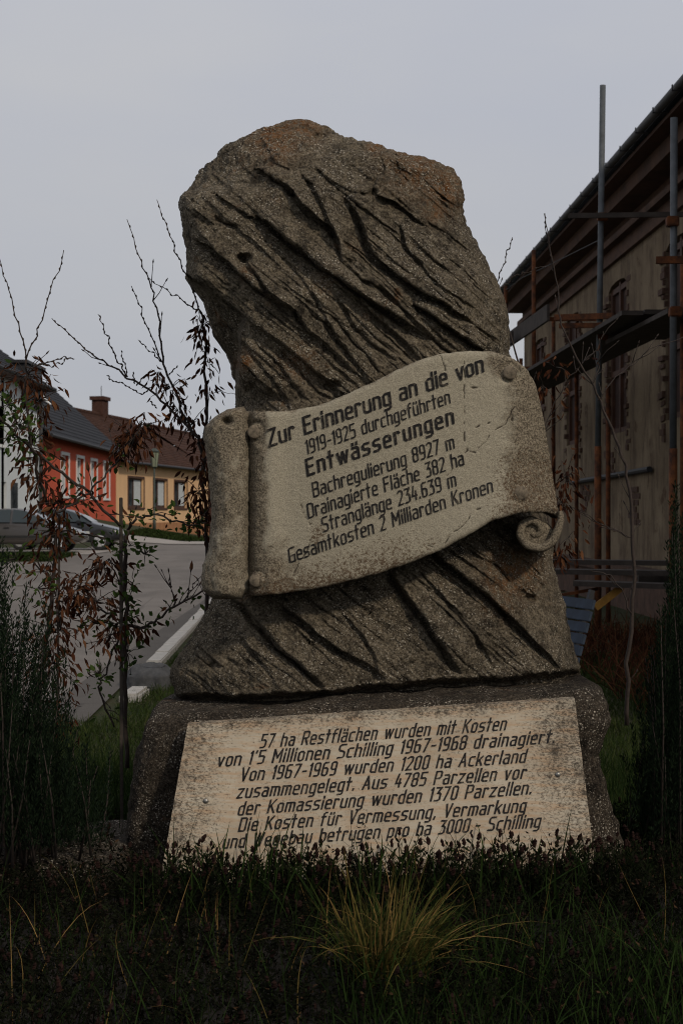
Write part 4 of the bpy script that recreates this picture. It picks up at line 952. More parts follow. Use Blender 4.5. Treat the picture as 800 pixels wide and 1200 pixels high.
# lawn
C = np.concatenate([scatter(60000, -2.6, 3.6, 6.2, 11.4, on_mon), scatter(42000, -1.7, 4.2, 11.4, 17), scatter(14000, -1.5, 3.6, 17, 30)])
n = len(C); D = np.stack([RNG.normal(0, .35, n), RNG.normal(0, .35, n), np.ones(n)], -1)
sc_ = np.clip(C[:, 1]/9, .8, 1.8)
tuft = .5+.5*fbm(C[:, 0]*1.6, C[:, 1]*1.6, C[:, 0]*0, 3)
blades('lawn', C, D, RNG.uniform(.05, .13, n)*(.6+tuft), .0045*sc_, M['grass'], rnd=np.clip(RNG.random(n)*.75+.25*tuft, 0, 1), kind='stuff', bend=RNG.uniform(.1, .8, n), seg=3)
sc.objects['lawn']['label'] = 'short green lawn behind the monument'
C = np.concatenate([scatter(9000, -14, -8.3, 46.3, 50.8), scatter(9000, -9.6, -5, 72, 80)])
n = len(C); D = np.stack([RNG.normal(0, .4, n), RNG.normal(0, .4, n), np.ones(n)], -1)
blades('verge_grass', C, D, RNG.uniform(.12, .3, n), .05, M['grass'], rnd=RNG.random(n)*.7, kind='stuff', seg=2)
sc.objects['verge_grass']['label'] = 'green grass verges by the cars and in front of the yellow house'
# low ground cover with tiny leaves in front of the monument
hum = lambda C: .75+.5*fbm(C[:, 0]*2.2, C[:, 1]*2.2, C[:, 0]*0+4, 3)
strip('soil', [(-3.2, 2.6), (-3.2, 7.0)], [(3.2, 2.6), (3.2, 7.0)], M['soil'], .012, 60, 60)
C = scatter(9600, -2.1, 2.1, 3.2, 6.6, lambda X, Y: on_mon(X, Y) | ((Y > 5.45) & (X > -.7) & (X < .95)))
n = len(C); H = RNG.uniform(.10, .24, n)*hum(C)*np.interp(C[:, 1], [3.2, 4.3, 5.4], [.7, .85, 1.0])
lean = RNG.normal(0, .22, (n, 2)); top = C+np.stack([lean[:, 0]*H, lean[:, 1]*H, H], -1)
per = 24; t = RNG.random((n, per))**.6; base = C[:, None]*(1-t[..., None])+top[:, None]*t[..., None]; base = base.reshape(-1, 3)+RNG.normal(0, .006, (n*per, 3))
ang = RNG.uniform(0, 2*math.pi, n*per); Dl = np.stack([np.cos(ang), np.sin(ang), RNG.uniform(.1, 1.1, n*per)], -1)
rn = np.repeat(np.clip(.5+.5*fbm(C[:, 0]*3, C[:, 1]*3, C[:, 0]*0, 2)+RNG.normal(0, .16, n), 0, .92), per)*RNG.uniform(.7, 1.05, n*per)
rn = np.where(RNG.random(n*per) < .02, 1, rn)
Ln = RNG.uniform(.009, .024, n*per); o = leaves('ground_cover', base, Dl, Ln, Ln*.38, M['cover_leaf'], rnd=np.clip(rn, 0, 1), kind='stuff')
o['label'] = 'dark leafy ground cover filling the foreground below the plaque'
blades('ground_cover_stems', C, top-C, H, .0035, M['flower'], rnd=RNG.random(n)*.5, kind='stuff', bend=.05, seg=2)['label'] = 'thin stems of the dark ground cover'
# withered flower heads: dense spikes
def heads(C, top, n_):
    V, T, rn = [], [], []; r = np.random.default_rng(3)
    for k in range(n_):
        c = top[k]; h = r.uniform(.014, .03); w_ = h*r.uniform(.22, .34); b = len(V); rg = 5; tilt = r.normal(0, .18, 2)
        prof = ((0, .3), (.2, 1), (.45, .85), (.7, .95), (1, .15))
        for a_, s_ in prof:
            for q in range(rg):
                an = 2*math.pi*q/rg+a_*3; rr = w_*s_*r.uniform(.75, 1.2); V.append((c[0]+rr*math.cos(an)+tilt[0]*a_*h, c[1]+rr*math.sin(an)+tilt[1]*a_*h, c[2]+a_*h-.004)); rn.append(r.random())
        for i in range(len(prof)-1):
            for q in range(rg): T.append((b+i*rg+q, b+i*rg+(q+1) % rg, b+(i+1)*rg+(q+1) % rg, b+(i+1)*rg+q))
    return np.array(V), np.array(T), np.array(rn)
pick = RNG.permutation(n)[:1700]; V, T, rn = heads(C, top[pick], len(pick))
np_mesh('flower_heads', V, T, M['flower'], None, smooth=False, attrs={'rnd': rn}, kind='stuff')['label'] = 'withered reddish flower heads over the ground cover'
# taller plants right in front of the plaque, silhouetted on it
Cf = np.stack([RNG.uniform(-.72, .98, 520), RNG.uniform(5.1, 5.46, 520)], -1); Cf = np.concatenate([Cf, gz(Cf[:, 0], Cf[:, 1])[:, None]], 1)
Hf = RNG.uniform(.11, .215, 520)+.03*fbm(Cf[:, 0]*6, Cf[:, 1]*2, Cf[:, 0]*0, 2)+.035*np.clip(Cf[:, 0], -.2, 1); tf_ = Cf+np.stack([RNG.normal(0, .02, 520), RNG.normal(0, .015, 520), Hf], -1)
wd_ = MB()
for a_, b_ in zip(Cf, tf_): wd_.tube([a_, (a_+b_)/2+np.array([random.gauss(0, .004), 0, 0]), b_], [.0016, .0014, .001], 3)
plants = wd_.build('flower_stalks', M['long_grass'], None, True, kind='stuff'); plants['label'] = 'flower stalks standing in front of the lower plaque'
V, T, rn = heads(Cf, tf_, 300); np_mesh('flower_heads', V, T, M['flower'], None, smooth=False, attrs={'rnd': rn}, kind='stuff')['label'] = 'dark flower heads seen against the lower plaque'
per = 22; t = RNG.random((520, per))*.92; b_ = (Cf[:, None]*(1-t[..., None])+tf_[:, None]*t[..., None]).reshape(-1, 3); an = RNG.uniform(0, 6.28, len(b_))
Ln = RNG.uniform(.014, .032, len(b_)); leaves('stalk_leaves', b_, np.stack([np.cos(an), np.sin(an), RNG.uniform(.5, 1.6, len(b_))], -1), Ln, Ln*.3, M['cover_leaf'], rnd=RNG.uniform(.3, .95, len(b_)), kind='stuff')['label'] = 'narrow leaves of the stalks in front of the plaque'
# long green blades
def long_blades(name, label, X0, X1, Y0, Y1, n_, l0, l1, mat, wd=.005, bend=(.05, .6), rn=(0, .8)):
    C = scatter(n_, X0, X1, Y0, Y1, on_mon); m = len(C); D = np.stack([RNG.normal(0, .28, m), RNG.normal(0, .2, m), np.ones(m)], -1)
    o = blades(name, C, D, RNG.uniform(l0, l1, m), RNG.uniform(wd*.6, wd*1.3, m), M[mat], kind='stuff', bend=RNG.uniform(*bend, m), seg=6, rnd=RNG.uniform(*rn, m)); o['label'] = label
long_blades('tall_grass', 'tall green grass blades rising in front of the plaque', -.6, .85, 5.05, 5.45, 260, .18, .40, 'long_grass', .0085)
long_blades('long_grass', 'long green grass in the lower right foreground', .0, 1.9, 3.3, 4.75, 3800, .12, .34, 'long_grass', .0055)
long_blades('long_grass', 'scattered grass blades among the ground cover at the lower left', -2, .1, 3.4, 5.2, 1000, .12, .34, 'long_grass', .004)
long_blades('dry_stalks', 'pale dry grass stalks scattered through the foreground', -.9, 1.6, 3.5, 5.2, 90, .2, .42, 'dry_grass', .003, rn=(.5, 1))
long_blades('lawn_edge_grass', 'taller grass tufts along the monument sides', -1.5, -.82, 6.0, 9.5, 2600, .10, .24, 'long_grass', .005, rn=(0, .6))
long_blades('lawn_edge_grass', 'shaded taller grass at the right of the plinth', 1.0, 2.6, 5.2, 9.5, 4200, .10, .26, 'long_grass', .005, rn=(0, .5))
# the dry tuft
tb_ = P(448, 1215, 4.35); tb_.z = float(gz(tb_.x, tb_.y))
tt_ = thing('grass_tuft', 'yellowed ornamental grass tuft with arching dry blades in the bottom centre', 'grass', tb_)
m = 520; an = RNG.uniform(0, 2*math.pi, m); rr = RNG.uniform(0, .06, m); C = np.stack([tb_.x+rr*np.cos(an), tb_.y+rr*np.sin(an), np.full(m, tb_.z)], -1)
tl = RNG.uniform(.05, .7, m); D = np.stack([np.cos(an)*tl+.12, np.sin(an)*tl, np.ones(m)], -1)
blades('blades', C, D, RNG.uniform(.20, .50, m), RNG.uniform(.003, .008, m), M['dry_grass'], tt_, kind='stuff', bend=RNG.uniform(.1, .85, m), seg=7, rnd=np.clip(RNG.beta(1.2, 1.8, m), 0, 1))

# rocks by the kerb
rk = ring_body('rock', [(-.05, -1.83, -1.45, 13.6, 14.1), (.12, -1.82, -1.44, 13.6, 14.1), (.2, -1.78, -1.5, 13.7, 14.0)], M['grey_stone'], None, n=4, nf=60, nb=30, nrow=20, rough=.05, seed=3)
tag(rk, 'dark grey stone block on the lawn edge in front of the pale kerb', 'rock')

# ------------------------------------------------------------------ houses on the left
M['white_wall'] = simple('white_render', (.50, .52, .52), .9, .06, 2)
M['orange_wall'] = simple('orange_render', (.42, .070, .030), .9, .12, 1.4)
M['yellow_wall'] = simple('yellow_render', (.60, .375, .20), .9, .08, 1.2)
M['ochre_base'] = simple('ochre_base', (.30, .14, .06), .9, .2, 2)
M['slate'] = simple('dark_roof_tiles', (.022, .023, .027), .85, .3, 3, spec=.15)
M['red_tile'] = simple('old_red_roof_tiles', (.050, .024, .016), .95, .5, 2.5, spec=.1)
M['brick_dark'] = simple('chimney_brick', (.060, .030, .022), .95, .35, 6, spec=.1)
M['black_sheet'] = simple('black_sheet', (.018, .018, .020), .6, .2, 4)
M['brown_wood'] = simple('brown_wood', (.062, .027, .015), .7, .35, 5)
M['white_frame'] = simple('white_frame', (.60, .60, .58), .7, .06, 4)
def glass_mat():
    s = Mat('window_glass', .08, .5); s.color(s.mix(s.ramp(s.noise(1.1, 3), [(.4, 0), (.6, 1)]), (.02, .024, .028), (.07, .075, .08))); return s.m
M['glass'] = glass_mat()
M['curtain'] = simple('net_curtain', (.42, .44, .44), .9, .15, 9)

class Facade:
    """local frame of a wall: origin a (left end as seen), s along the wall, q outward"""
    def __init__(f, a, b):
        f.a = Vector((a[0], a[1], 0)); d = Vector((b[0]-a[0], b[1]-a[1], 0)); f.len = d.length; f.d = d.normalized(); f.n = Vector((f.d.y, -f.d.x, 0))
        f.M = Matrix(((f.d.x, f.n.x, 0, a[0]), (f.d.y, f.n.y, 0, a[1]), (0, 0, 1, 0), (0, 0, 0, 1)))
    def s_of(f, px):   # distance along the wall where it is seen at photo column px
        k = (px-400)/F; return (k*f.a.y-f.a.x)/(f.d.x-k*f.d.y)
    def dep(f, px): return f.a.y+f.d.y*f.s_of(px)
    def ang(f): return math.atan2(f.d.y, f.d.x)
def wall_with_holes(s0, s1, z0, z1, holes, t=.35, arch=True):
    """thick wall in the (s, z) plane: holes = (a, b, zb, zt, rise)"""
    mb = MB(); cur = s0
    for a_, b_, zb, zt, rise in sorted(holes):
        mb.box(cur, a_, -t, 0, z0, z1); mb.box(a_, b_, -t, 0, z0, zb)
        n = 8; pts = [(a_+(b_-a_)*i/n, zt-rise+rise*math.sqrt(max(0, 1-(2*i/n-1)**2)) if rise else zt) for i in range(n+1)]
        mb.prism([(x, z) for x, z in pts]+[(b_, z1), (a_, z1)], 1, -t, 0); cur = b_
    mb.box(cur, s1, -t, 0, z0, z1); return mb
def roof_courses(mb, s0, s1, q_e, z_e, q_r, z_r, n, s0t=None, s1t=None, th=.05):
    """stepped tile courses from eave (q_e, z_e) to ridge (q_r, z_r)"""
    s0t = s0 if s0t is None else s0t; s1t = s1 if s1t is None else s1t
    for k in range(n):
        a_, b_ = k/n, (k+1.12)/n; qa, za, qb, zb = q_e+(q_r-q_e)*a_, z_e+(z_r-z_e)*a_, q_e+(q_r-q_e)*b_, z_e+(z_r-z_e)*b_
        l0, l1, l2, l3 = s0+(s0t-s0)*a_, s1+(s1t-s1)*a_, s1+(s1t-s1)*min(1, b_), s0+(s0t-s0)*min(1, b_)
        mb.add([(l0, qa, za), (l1, qa, za), (l2, qb, zb), (l3, qb, zb), (l0, qa, za+th), (l1, qa, za+th), (l2, qb, zb+.01), (l3, qb, zb+.01)],
               [(0,1,5,4),(4,5,6,7),(0,3,2,1),(1,2,6,5),(0,4,7,3),(2,3,7,6)])
def house(name, label, a, b, depth, eave, ridge, wall, roofm, wins, nc, base=None, setb=None, hip=0, hip0=0, z0=-.2, frame='white_frame', shutter=False, reveal=.0):
    f = Facade(a, b); KH = 1.28      # laid out at an assumed distance, real distance and size are KH times that
    t = thing(name, label, 'house', (a[0]*KH, a[1]*KH, EYE*(1-KH)), f.ang()); t.scale = (KH, KH, KH)
    # local frame: x = along, y = -outward
    Mx = Matrix(((1, 0, 0, 0), (0, -1, 0, 0), (0, 0, 1, 0), (0, 0, 0, 1)))
    def fl(mb): mb.v = [(x, -y, z) for x, y, z in mb.v]; mb.f = [tuple(reversed(q)) for q in mb.f]; return mb
    holes = [(s_, s_+w_, zb, zt, 0) for s_, w_, zb, zt in wins]
    mb = wall_with_holes(0, f.len, z0, eave, holes, .3)
    sb = setb or depth/2
    mb.box(0, .3, -depth, -.3, z0, eave); mb.box(f.len-.3, f.len, -depth, -.3, z0, eave); mb.box(0, f.len, -depth-.3, -depth, z0, eave)
    if not hip: mb.prism([(-.02, eave), (-sb, ridge-.1), (-depth, eave)], 0, f.len-.3, f.len-.01)
    if not hip0: mb.prism([(-.02, eave), (-sb, ridge-.1), (-depth, eave)], 0, .01, .3)
    fl(mb).build('wall', M[wall], t)
    if base: fl(MB().box(-.03, f.len+.03, -.2, .05, z0, base)).build('wall_base', M['ochre_base'], t)
    rb = MB(); roof_courses(rb, -.1, f.len+.15, .45, eave-.02, -sb, ridge, nc, -.1+hip0, f.len+.15-hip)
    roof_courses(rb, -.1, f.len+.15, -depth-.4, eave-.02, -sb, ridge, nc, -.1+hip0, f.len+.15-hip)
    if hip: rb.add([(f.len+.15, .45, eave), (f.len+.15, -depth-.4, eave), (f.len+.15-hip, -sb, ridge+.02)], [(0, 1, 2)])
    if hip0: rb.add([(-.1, .45, eave), (-.1, -depth-.4, eave), (-.1+hip0, -sb, ridge+.02)], [(0, 2, 1)])
    roof = fl(rb).build('roof', M[roofm], t)
    fl(MB().tube([(-.1, .5, eave-.04), (f.len+.15, .5, eave-.04)], .07, 8)).build('rain_gutter', M['black_sheet'], t)
    fl(MB().tube([(-.1+hip0, -sb, ridge+.05), (f.len+.15-hip, -sb, ridge+.05)], .11, 6)).build('ridge_tiles', M[roofm], roof)
    for s_, w_, zb, zt in wins:
        fw = .09; mb = MB(); y0, y1 = -.2, -.12+reveal
        mb.box(s_, s_+fw, y0, y1, zb, zt); mb.box(s_+w_-fw, s_+w_, y0, y1, zb, zt); mb.box(s_+fw, s_+w_-fw, y0, y1, zb, zb+fw); mb.box(s_+fw, s_+w_-fw, y0, y1, zt-fw, zt)
        mb.box(s_+w_/2-.03, s_+w_/2+.03, y0, y1-.01, zb+fw, zt-fw)
        fr = fl(mb).build('window', M[frame], t)
        fl(MB().box(s_+fw, s_+w_-fw, -.19, -.17, zb+fw, zt-fw)).build('pane', M['glass'], fr)
        fl(MB().box(s_-.05, s_+w_+.05, -.12, .07, zb-.09, zb)).build('sill', M['white_frame' if frame == 'white_frame' else 'brown_wood'], fr)
        if shutter: fl(MB().box(s_+w_*.5, s_+w_-fw, -.165, -.14, zb+fw+.55*shutter*(zt-zb), zt-fw)).build('curtain', M['curtain'], fr)
    return t, f, fl
Z = EYE
# orange house
fo = Facade((-10.7, 57.2), (-10.7, 77))
wins = []
for p0, p1 in ((72, 80.5), (90, 98), (106.5, 113.5), (121.5, 128)):
    s0, s1 = fo.s_of(p0), fo.s_of(p1); wins.append((s0, s1-s0, Z+.62, Z+2.2))
t, f, fl = house('house', 'orange rendered house with dark tiled roof and white framed windows', (-10.7, 57.2), (-10.7, 77), 6.2, Z+2.75, Z+5.75, 'orange_wall', 'slate', wins, 16, setb=2.9, hip=.1, frame='white_frame')
for s_, w_, zb, zt in wins:     # wide white surrounds
    fw = .14; mb = MB(); mb.box(s_-fw, s_, 0, .04, zb-.1, zt+.12); mb.box(s_+w_, s_+w_+fw, 0, .04, zb-.1, zt+.12); mb.box(s_, s_+w_, 0, .04, zt, zt+.12)
    fl(mb).build('window_surround', M['white_frame'], t)
    fl(MB().box(s_+.09, s_+w_-.09, -.165, -.14, zb+.09, zb+.75*(zt-zb))).build('curtain', M['curtain'], t)
fl(MB().prism([(-1.5, Z+4.45), (-1.9, Z+4.87), (-1.87, Z+4.93), (-1.47, Z+4.51)], 0, 10.5, 11.3)).build('skylight', M['white_frame'], t)
# yellow house
fy = Facade((-10.72, 77.3), (-7.9, 96)); wins = []
for p0, p1 in ((150.5, 168.5), (180, 195.5), (204.5, 219)):
    s0, s1 = fy.s_of(p0), fy.s_of(p1); wins.append((s0, s1-s0, Z+.22, Z+1.68))
t, f, fl = house('house', 'yellow rendered house with old red tiled roof and brown framed windows', (-10.72, 77.3), (-7.9, 96), 8, Z+2.42, Z+5.25, 'yellow_wall', 'red_tile', wins, 24, base=Z-.55, frame='brown_wood', shutter=.05, setb=4, hip=2.5, z0=-.2)
for s_, w_, zb, zt in wins:
    mb = MB(); fw = .12; mb.box(s_-fw, s_, 0, .03, zb-.1, zt+.1); mb.box(s_+w_, s_+w_+fw, 0, .03, zb-.1, zt+.1); mb.box(s_, s_+w_, 0, .03, zt, zt+.1); mb.box(s_, s_+w_, 0, .03, zb-.1, zb); fl(mb).build('window_surround', M['brown_wood'], t)
ch = fl(MB().box(10.4, 11.5, -4.45, -3.85, Z+4.8, Z+6.1).box(10.3, 11.6, -4.55, -3.75, Z+6.1, Z+6.3)).build('chimney', M['brick_dark'], t)
fl(MB().tube([(11, -4.1, Z+6.2), (11, -4.1, Z+6.9)], .02, 5)).build('aerial', M['black_sheet'], ch)
# reddish house further along
house('house', 'dark red house end half hidden behind the sapling, beyond the yellow house', (-7.8, 96.6), (-6.2, 108), 8, Z+2.3, Z+5.2, 'brick_dark', 'red_tile', [(2, 1.2, Z+.2, Z+1.5)], 14, frame='brown_wood', setb=4)
# white house at the left edge
fwz = Facade((-10.6, 30), (-10.6, 57))
wins = [(fwz.s_of(-40), 1.2, Z+.4, Z+2.0), (fwz.s_of(-14), 1.5, Z+2.6, Z+4.0)]
t, f, fl = house('house', 'white rendered two storey house at the left edge with dark eaves', (-10.6, 30), (-10.6, 57), 8, Z+4.35, Z+7.6, 'white_wall', 'slate',
   [(fwz.s_of(-60), 1.4, Z+.4, Z+1.9), (fwz.s_of(2)-.0, fwz.s_of(8)-fwz.s_of(2), Z+.0, Z+.95), (fwz.s_of(-2), fwz.s_of(5)-fwz.s_of(-2), Z+2.1, Z+3.3)], 20, setb=4, frame='white_frame')
fl(MB().box(fwz.s_of(13), fwz.s_of(13)+.9, .005, .05, Z-1.3, Z+.95)).build('door', M['glass'], t)
fl(MB().box(-.1, f.len+.1, 0, .5, Z+4.22, Z+4.34)).build('eaves_board', M['brown_wood'], t)
fl(MB().box(f.len-3.2, f.len-.1, -1.6, .12, Z+3.55, Z+4.95).box(f.len-3.3, f.len, -1.7, .22, Z+4.95, Z+5.05)).build('dormer', M['black_sheet'], t)
fl(MB().tube([(f.len-.15, .08, -.1), (f.len-.15, .08, Z+4.2)], .06, 8)).build('downpipe', M['grey_stone'], t)

# street lamp
M['lamp_metal'] = simple('green_grey_lamp_metal', (.045, .055, .045), .6, .2, 5)
M['lamp_glass'] = simple('lamp_glass', (.20, .22, .15), .25, .15, 5, spec=.5)
lp = P(181, 620, 82); lp.z = float(gz(lp.x, lp.y)); lamp = thing('street_lamp', 'green park street lamp with square lantern on the grass verge by the yellow house', 'street lamp', lp)
MB().tube([(0, 0, -.1), (0, 0, .5), (0, 0, .55), (0, 0, 3.15)], [.09, .085, .05, .045], 10).build('pole', M['lamp_metal'], lamp, True)
lan = MB(); n4 = 6
for k, (r0, r1, z0_, z1_) in enumerate(((.06, .14, 3.12, 3.2), (.14, .26, 3.9, 3.95), (.27, .27, 3.95, 4.0), (.25, .05, 4.0, 4.14))):
    lan.add([(r0*math.cos(2*math.pi*q/6), r0*math.sin(2*math.pi*q/6), z0_) for q in range(6)]+[(r1*math.cos(2*math.pi*q/6), r1*math.sin(2*math.pi*q/6), z1_) for q in range(6)], [(q, (q+1) % 6, 6+(q+1) % 6, 6+q) for q in range(6)]+[tuple(range(6))[::-1], tuple(range(6, 12))])
for q in range(6):
    an = 2*math.pi*q/6; lan.beam((.14*math.cos(an), .14*math.sin(an), 3.18), (.235*math.cos(an), .235*math.sin(an), 3.92), .02, .02)
lt = lan.build('lantern', M['lamp_metal'], lamp)
g_ = MB(); g_.add([(.135*math.cos(2*math.pi*q/6), .135*math.sin(2*math.pi*q/6), 3.2) for q in range(6)]+[(.225*math.cos(2*math.pi*q/6), .225*math.sin(2*math.pi*q/6), 3.91) for q in range(6)], [(q, (q+1) % 6, 6+(q+1) % 6, 6+q) for q in range(6)])
g_.build('lantern_glass', M['lamp_glass'], lt)

# cars
def paint(name, c, metal=.4):
    s = Mat(name, .32, .5, metal); s.color(c); s.b.inputs['Coat Weight'].default_value = .6; s.b.inputs['Coat Roughness'].default_value = .1; return s.m
M['car_grey'] = paint('grey_car_paint', (.065, .058, .054)); M['car_black'] = paint('dark_car_paint', (.014, .014, .016))
M['tyre'] = simple('tyre_rubber', (.02, .02, .02), .85); M['alloy'] = simple('alloy_rim', (.65, .65, .65), .35, .1, 8, metal=.7)
M['car_glass'] = simple('car_glass', (.02, .03, .032), .06, .1, 2, spec=.6); M['car_trim'] = simple('black_trim', (.02, .02, .02), .6)
M['head_glass'] = simple('headlight_glass', (.5, .5, .48), .15, .05, 4); M['tail_glass'] = simple('tail_light_glass', (.25, .01, .008), .2)
def car(label, loc, mat):
    t = thing('parked_car', label, 'car', loc, group='cars parked in front of the houses')
    L_ = 4.5
    # stations along x: (x, half width, sill z, belt z, roof z, roof half width)
    st = [(-2.25,.62,.42,.70,.72,.60),(-2.18,.74,.30,.90,.93,.68),(-1.9,.80,.26,.96,1.0,.72),(-1.45,.83,.25,.97,1.04,.70),(-1.05,.84,.25,.96,1.30,.60),(-.7,.85,.25,.95,1.41,.57),(-.1,.85,.25,.93,1.44,.57),(.35,.85,.25,.92,1.40,.57),(.75,.85,.25,.91,1.20,.62),(1.12,.84,.25,.90,.95,.72),(1.5,.82,.26,.83,.88,.72),(1.95,.77,.28,.72,.77,.68),(2.18,.68,.32,.60,.66,.60),(2.25,.56,.40,.52,.56,.50)]
    V, Q = [], []
    for x, hw, zs, zb, zr, rw in st:
        ring = [(-hw*.92, zs), (-hw, zs+.12), (-hw, (zs+zb)/2), (-hw*.985, zb), (-rw, zr-.03), (-rw*.8, zr), (0, zr+.02)]
        ring = ring+[(-y, z) for y, z in ring[-2::-1]]; V += [(x, y, z) for y, z in ring]
    n = 13
    for i in range(len(st)-1):
        for k in range(n): Q.append((i*n+k, i*n+(k+1) % n, (i+1)*n+(k+1) % n, (i+1)*n+k))
    mb = MB(); mb.add(V, Q+[tuple(range(n)), tuple((len(st)-1)*n+k for k in range(n))[::-1]])
    body = mb.build('body', mat, t, True, bevel=0)
    sm_ = body.modifiers.new('s', 'SUBSURF'); sm_.levels = 1; sm_.render_levels = 2
    for sgn in (-1, 1):
        g = MB(); y0 = sgn*.80; pts = [(-1.28,.99),(-.98,1.27),(-.68,1.37),(-.12,1.40),(-.12,.985)]; pts2 = [(-.04,.985),(-.04,1.40),(.33,1.36),(.70,1.18),(1.0,.975)]
        for pl in (pts, pts2):
            vs = []
            for o in (.018, -.02):
                for x, z in pl:
                    k = (z-.95)/.48; yy = .845*(1-k)+.585*k+o; vs.append((x, sgn*yy, z))
            m_ = len(pl); g.add(vs, [tuple(range(m_)), tuple(range(m_, 2*m_))[::-1]]+[(q, (q+1) % m_, m_+(q+1) % m_, m_+q) for q in range(m_)])
        g.build('side_window', M['car_glass'], t)
        MB().box(.62, .78, sgn*.86, sgn*1.0, .93, 1.03).build('mirror', mat, t, bevel=.02)
        MB().box(2.05, 2.235, sgn*.50, sgn*.72, .56, .68).build('headlight', M['head_glass'], t, bevel=.02)
        MB().box(-2.26, -2.12, sgn*.48, sgn*.74, .74, .88).build('tail_light', M['tail_glass'], t, bevel=.02)
        MB().box(-.32, -.14, sgn*.85, sgn*.88, .80, .83).build('door_handle', M['car_trim'], t); MB().box(.62, .78, sgn*.85, sgn*.88, .79, .82).build('door_handle', M['car_trim'], t)
        MB().box(-1.1, 1.1, sgn*.85, sgn*.867, .50, .56).build('side_trim', M['car_trim'], t)
        for wx_ in (-1.33, 1.42):
            mb = MB(); prof = [(.20, -.10), (.30, -.11), (.325, -.08), (.325, .08), (.30, .11), (.20, .10)]; nn = 24
            V = [(wx_+r*math.cos(2*math.pi*q/nn), sgn*.77+y, .325+r*math.sin(2*math.pi*q/nn)) for r, y in prof for q in range(nn)]
            mb.add(V, [(i*nn+q, i*nn+(q+1) % nn, ((i+1) % 6)*nn+(q+1) % nn, ((i+1) % 6)*nn+q) for i in range(6) for q in range(nn)])
            ty = mb.build('wheel', M['tyre'], t, True)
            rm = MB().tube([(wx_, sgn*.80, .325), (wx_, sgn*.862, .325)], .205, 24)
            for q in range(7):
                an = 2*math.pi*q/7; rm.beam((wx_+.03*math.cos(an), sgn*.875, .325+.03*math.sin(an)), (wx_+.205*math.cos(an), sgn*.865, .325+.205*math.sin(an)), .03, .055, (0, 1, 0))
            rm.tube([(wx_, sgn*.84, .325), (wx_, sgn*.885, .325)], .05, 12); rm.build('rim', M['alloy'], ty)
            mb = MB(); arch_ = [(wx_+.40*math.cos(math.pi*q/14), .325+.40*math.sin(math.pi*q/14)) for q in range(15)]
            mb.prism([(x, z) for x, z in arch_], 1, sgn*.60, sgn*.856); mb.build('wheel_arch', M['car_trim'], t)
    ws = MB().add([(.74, -.56, 1.235), (.74, .56, 1.235), (1.12, .70, .985), (1.12, -.70, .985), (.70, -.55, 1.20), (.70, .55, 1.20), (1.08, .68, .95), (1.08, -.68, .95)], [(0,3,2,1),(4,5,6,7),(0,1,5,4),(1,2,6,5),(2,3,7,6),(3,0,4,7)]); ws.build('windscreen', M['car_glass'], t)
    return t
def gzf(x, y): return float(gz(x, y))
car('grey saloon car parked nearest, partly behind the leftmost sapling', (-10.6+.0, 53.3, gzf(-10.6, 53.3)+.03), M['car_grey'])
car('black saloon car parked behind the grey one, its nose in front of the orange house', (-9.75, 56.8, gzf(-9.7, 56.8)+.03), M['car_black'])

# bare trees beyond the houses
def bare_tree(label, x, y, h, seed):
    r = random.Random(seed); t = thing('bare_tree', label, 'tree', (x, y, gzf(x, y)), group='bare trees beyond the houses'); mb = MB(); tr = MB()
    def grow(p, d, l, rad, lev, m):
        q = p+d*l; mid = p.lerp(q, .5)+Vector([r.gauss(0, l*.05) for _ in range(3)]); m.tube([p, mid, q], [rad, rad*.85, rad*.7], 5 if lev > 2 else 3)
        if lev == 0: return
        for _ in range(3 if lev > 1 else 4):
            dd = (d+Vector([r.gauss(0, .55), r.gauss(0, .55), r.gauss(.12, .3)])).normalized(); grow(p.lerp(q, r.uniform(.6, 1)), dd, l*r.uniform(.6, .8), rad*.55, lev-1, mb)
    grow(Vector((0, 0, 0)), Vector((0, 0, 1)), h*.3, h*.022, 5, tr); tr.build('trunk', M['bark'], t, True); mb.build('crown', M['bark'], t, True)
for k, (x, y, h) in enumerate(((-19.5, 170, 11.8), (-14.6, 163, 10.4), (-23.4, 176, 11.2))): bare_tree(('bare leafless tree above the middle of the old red tiled roof', 'rightmost bare tree, showing beside the scroll behind the sapling', 'leftmost bare tree behind the ridge of the red tiled roof')[k], x, y, h, k+5)

# ------------------------------------------------------------------ derelict building on the right
M['old_plaster'] = None
def plaster():
    s = Mat('old_stained_plaster', .95, .1)
    n = s.noise(.9, 7, .65); c = s.mix(s.ramp(n, [(.35, 0), (.65, 1)]), (.160, .120, .078), (.235, .182, .120))
    c = s.mix(s.ramp(s.noise(2.2, 8, .75, s.coord((1, 1, .35))), [(.46, 0), (.60, .8)]), c, (.085, .060, .042))
    c = s.mix(s.ramp(s.noise(1.3, 6, .7), [(.58, 0), (.64, .8)]), c, (.075, .045, .028))
    s.color(c); s.bump(s.noise(9, 7, .7), .02, .6); return s.m
M['old_plaster'] = plaster()
M['cornice'] = simple('brown_cornice', (.070, .035, .020), .85, .45, 2.5, bump=.01)
M['brick'] = simple('old_brick', (.075, .042, .028), .9, .5, 5, bump=.01)
M['dark_wood'] = simple('weathered_board', (.045, .036, .030), .9, .4, 6, bump=.004)
M['grey_pipe'] = simple('grey_steel_pipe', (.085, .092, .098), .6, .3, 8, metal=.2)
def rust_mat():
    s = Mat('rusty_pipe', .85, .2); n = s.noise(7, 7, .7)
    s.color(s.mix(s.ramp(n, [(.38, 0), (.62, 1)]), (.035, .015, .009), (.15, .050, .016))); s.bump(s.noise(60, 4), .003, .5); return s.m
M['rust'] = rust_mat()
M['gutter_metal'] = simple('zinc_gutter', (.075, .078, .085), .5, .25, 2, metal=.3)
M['board'] = simple('brown_shutter_board', (.035, .016, .011), .85, .5, 3)
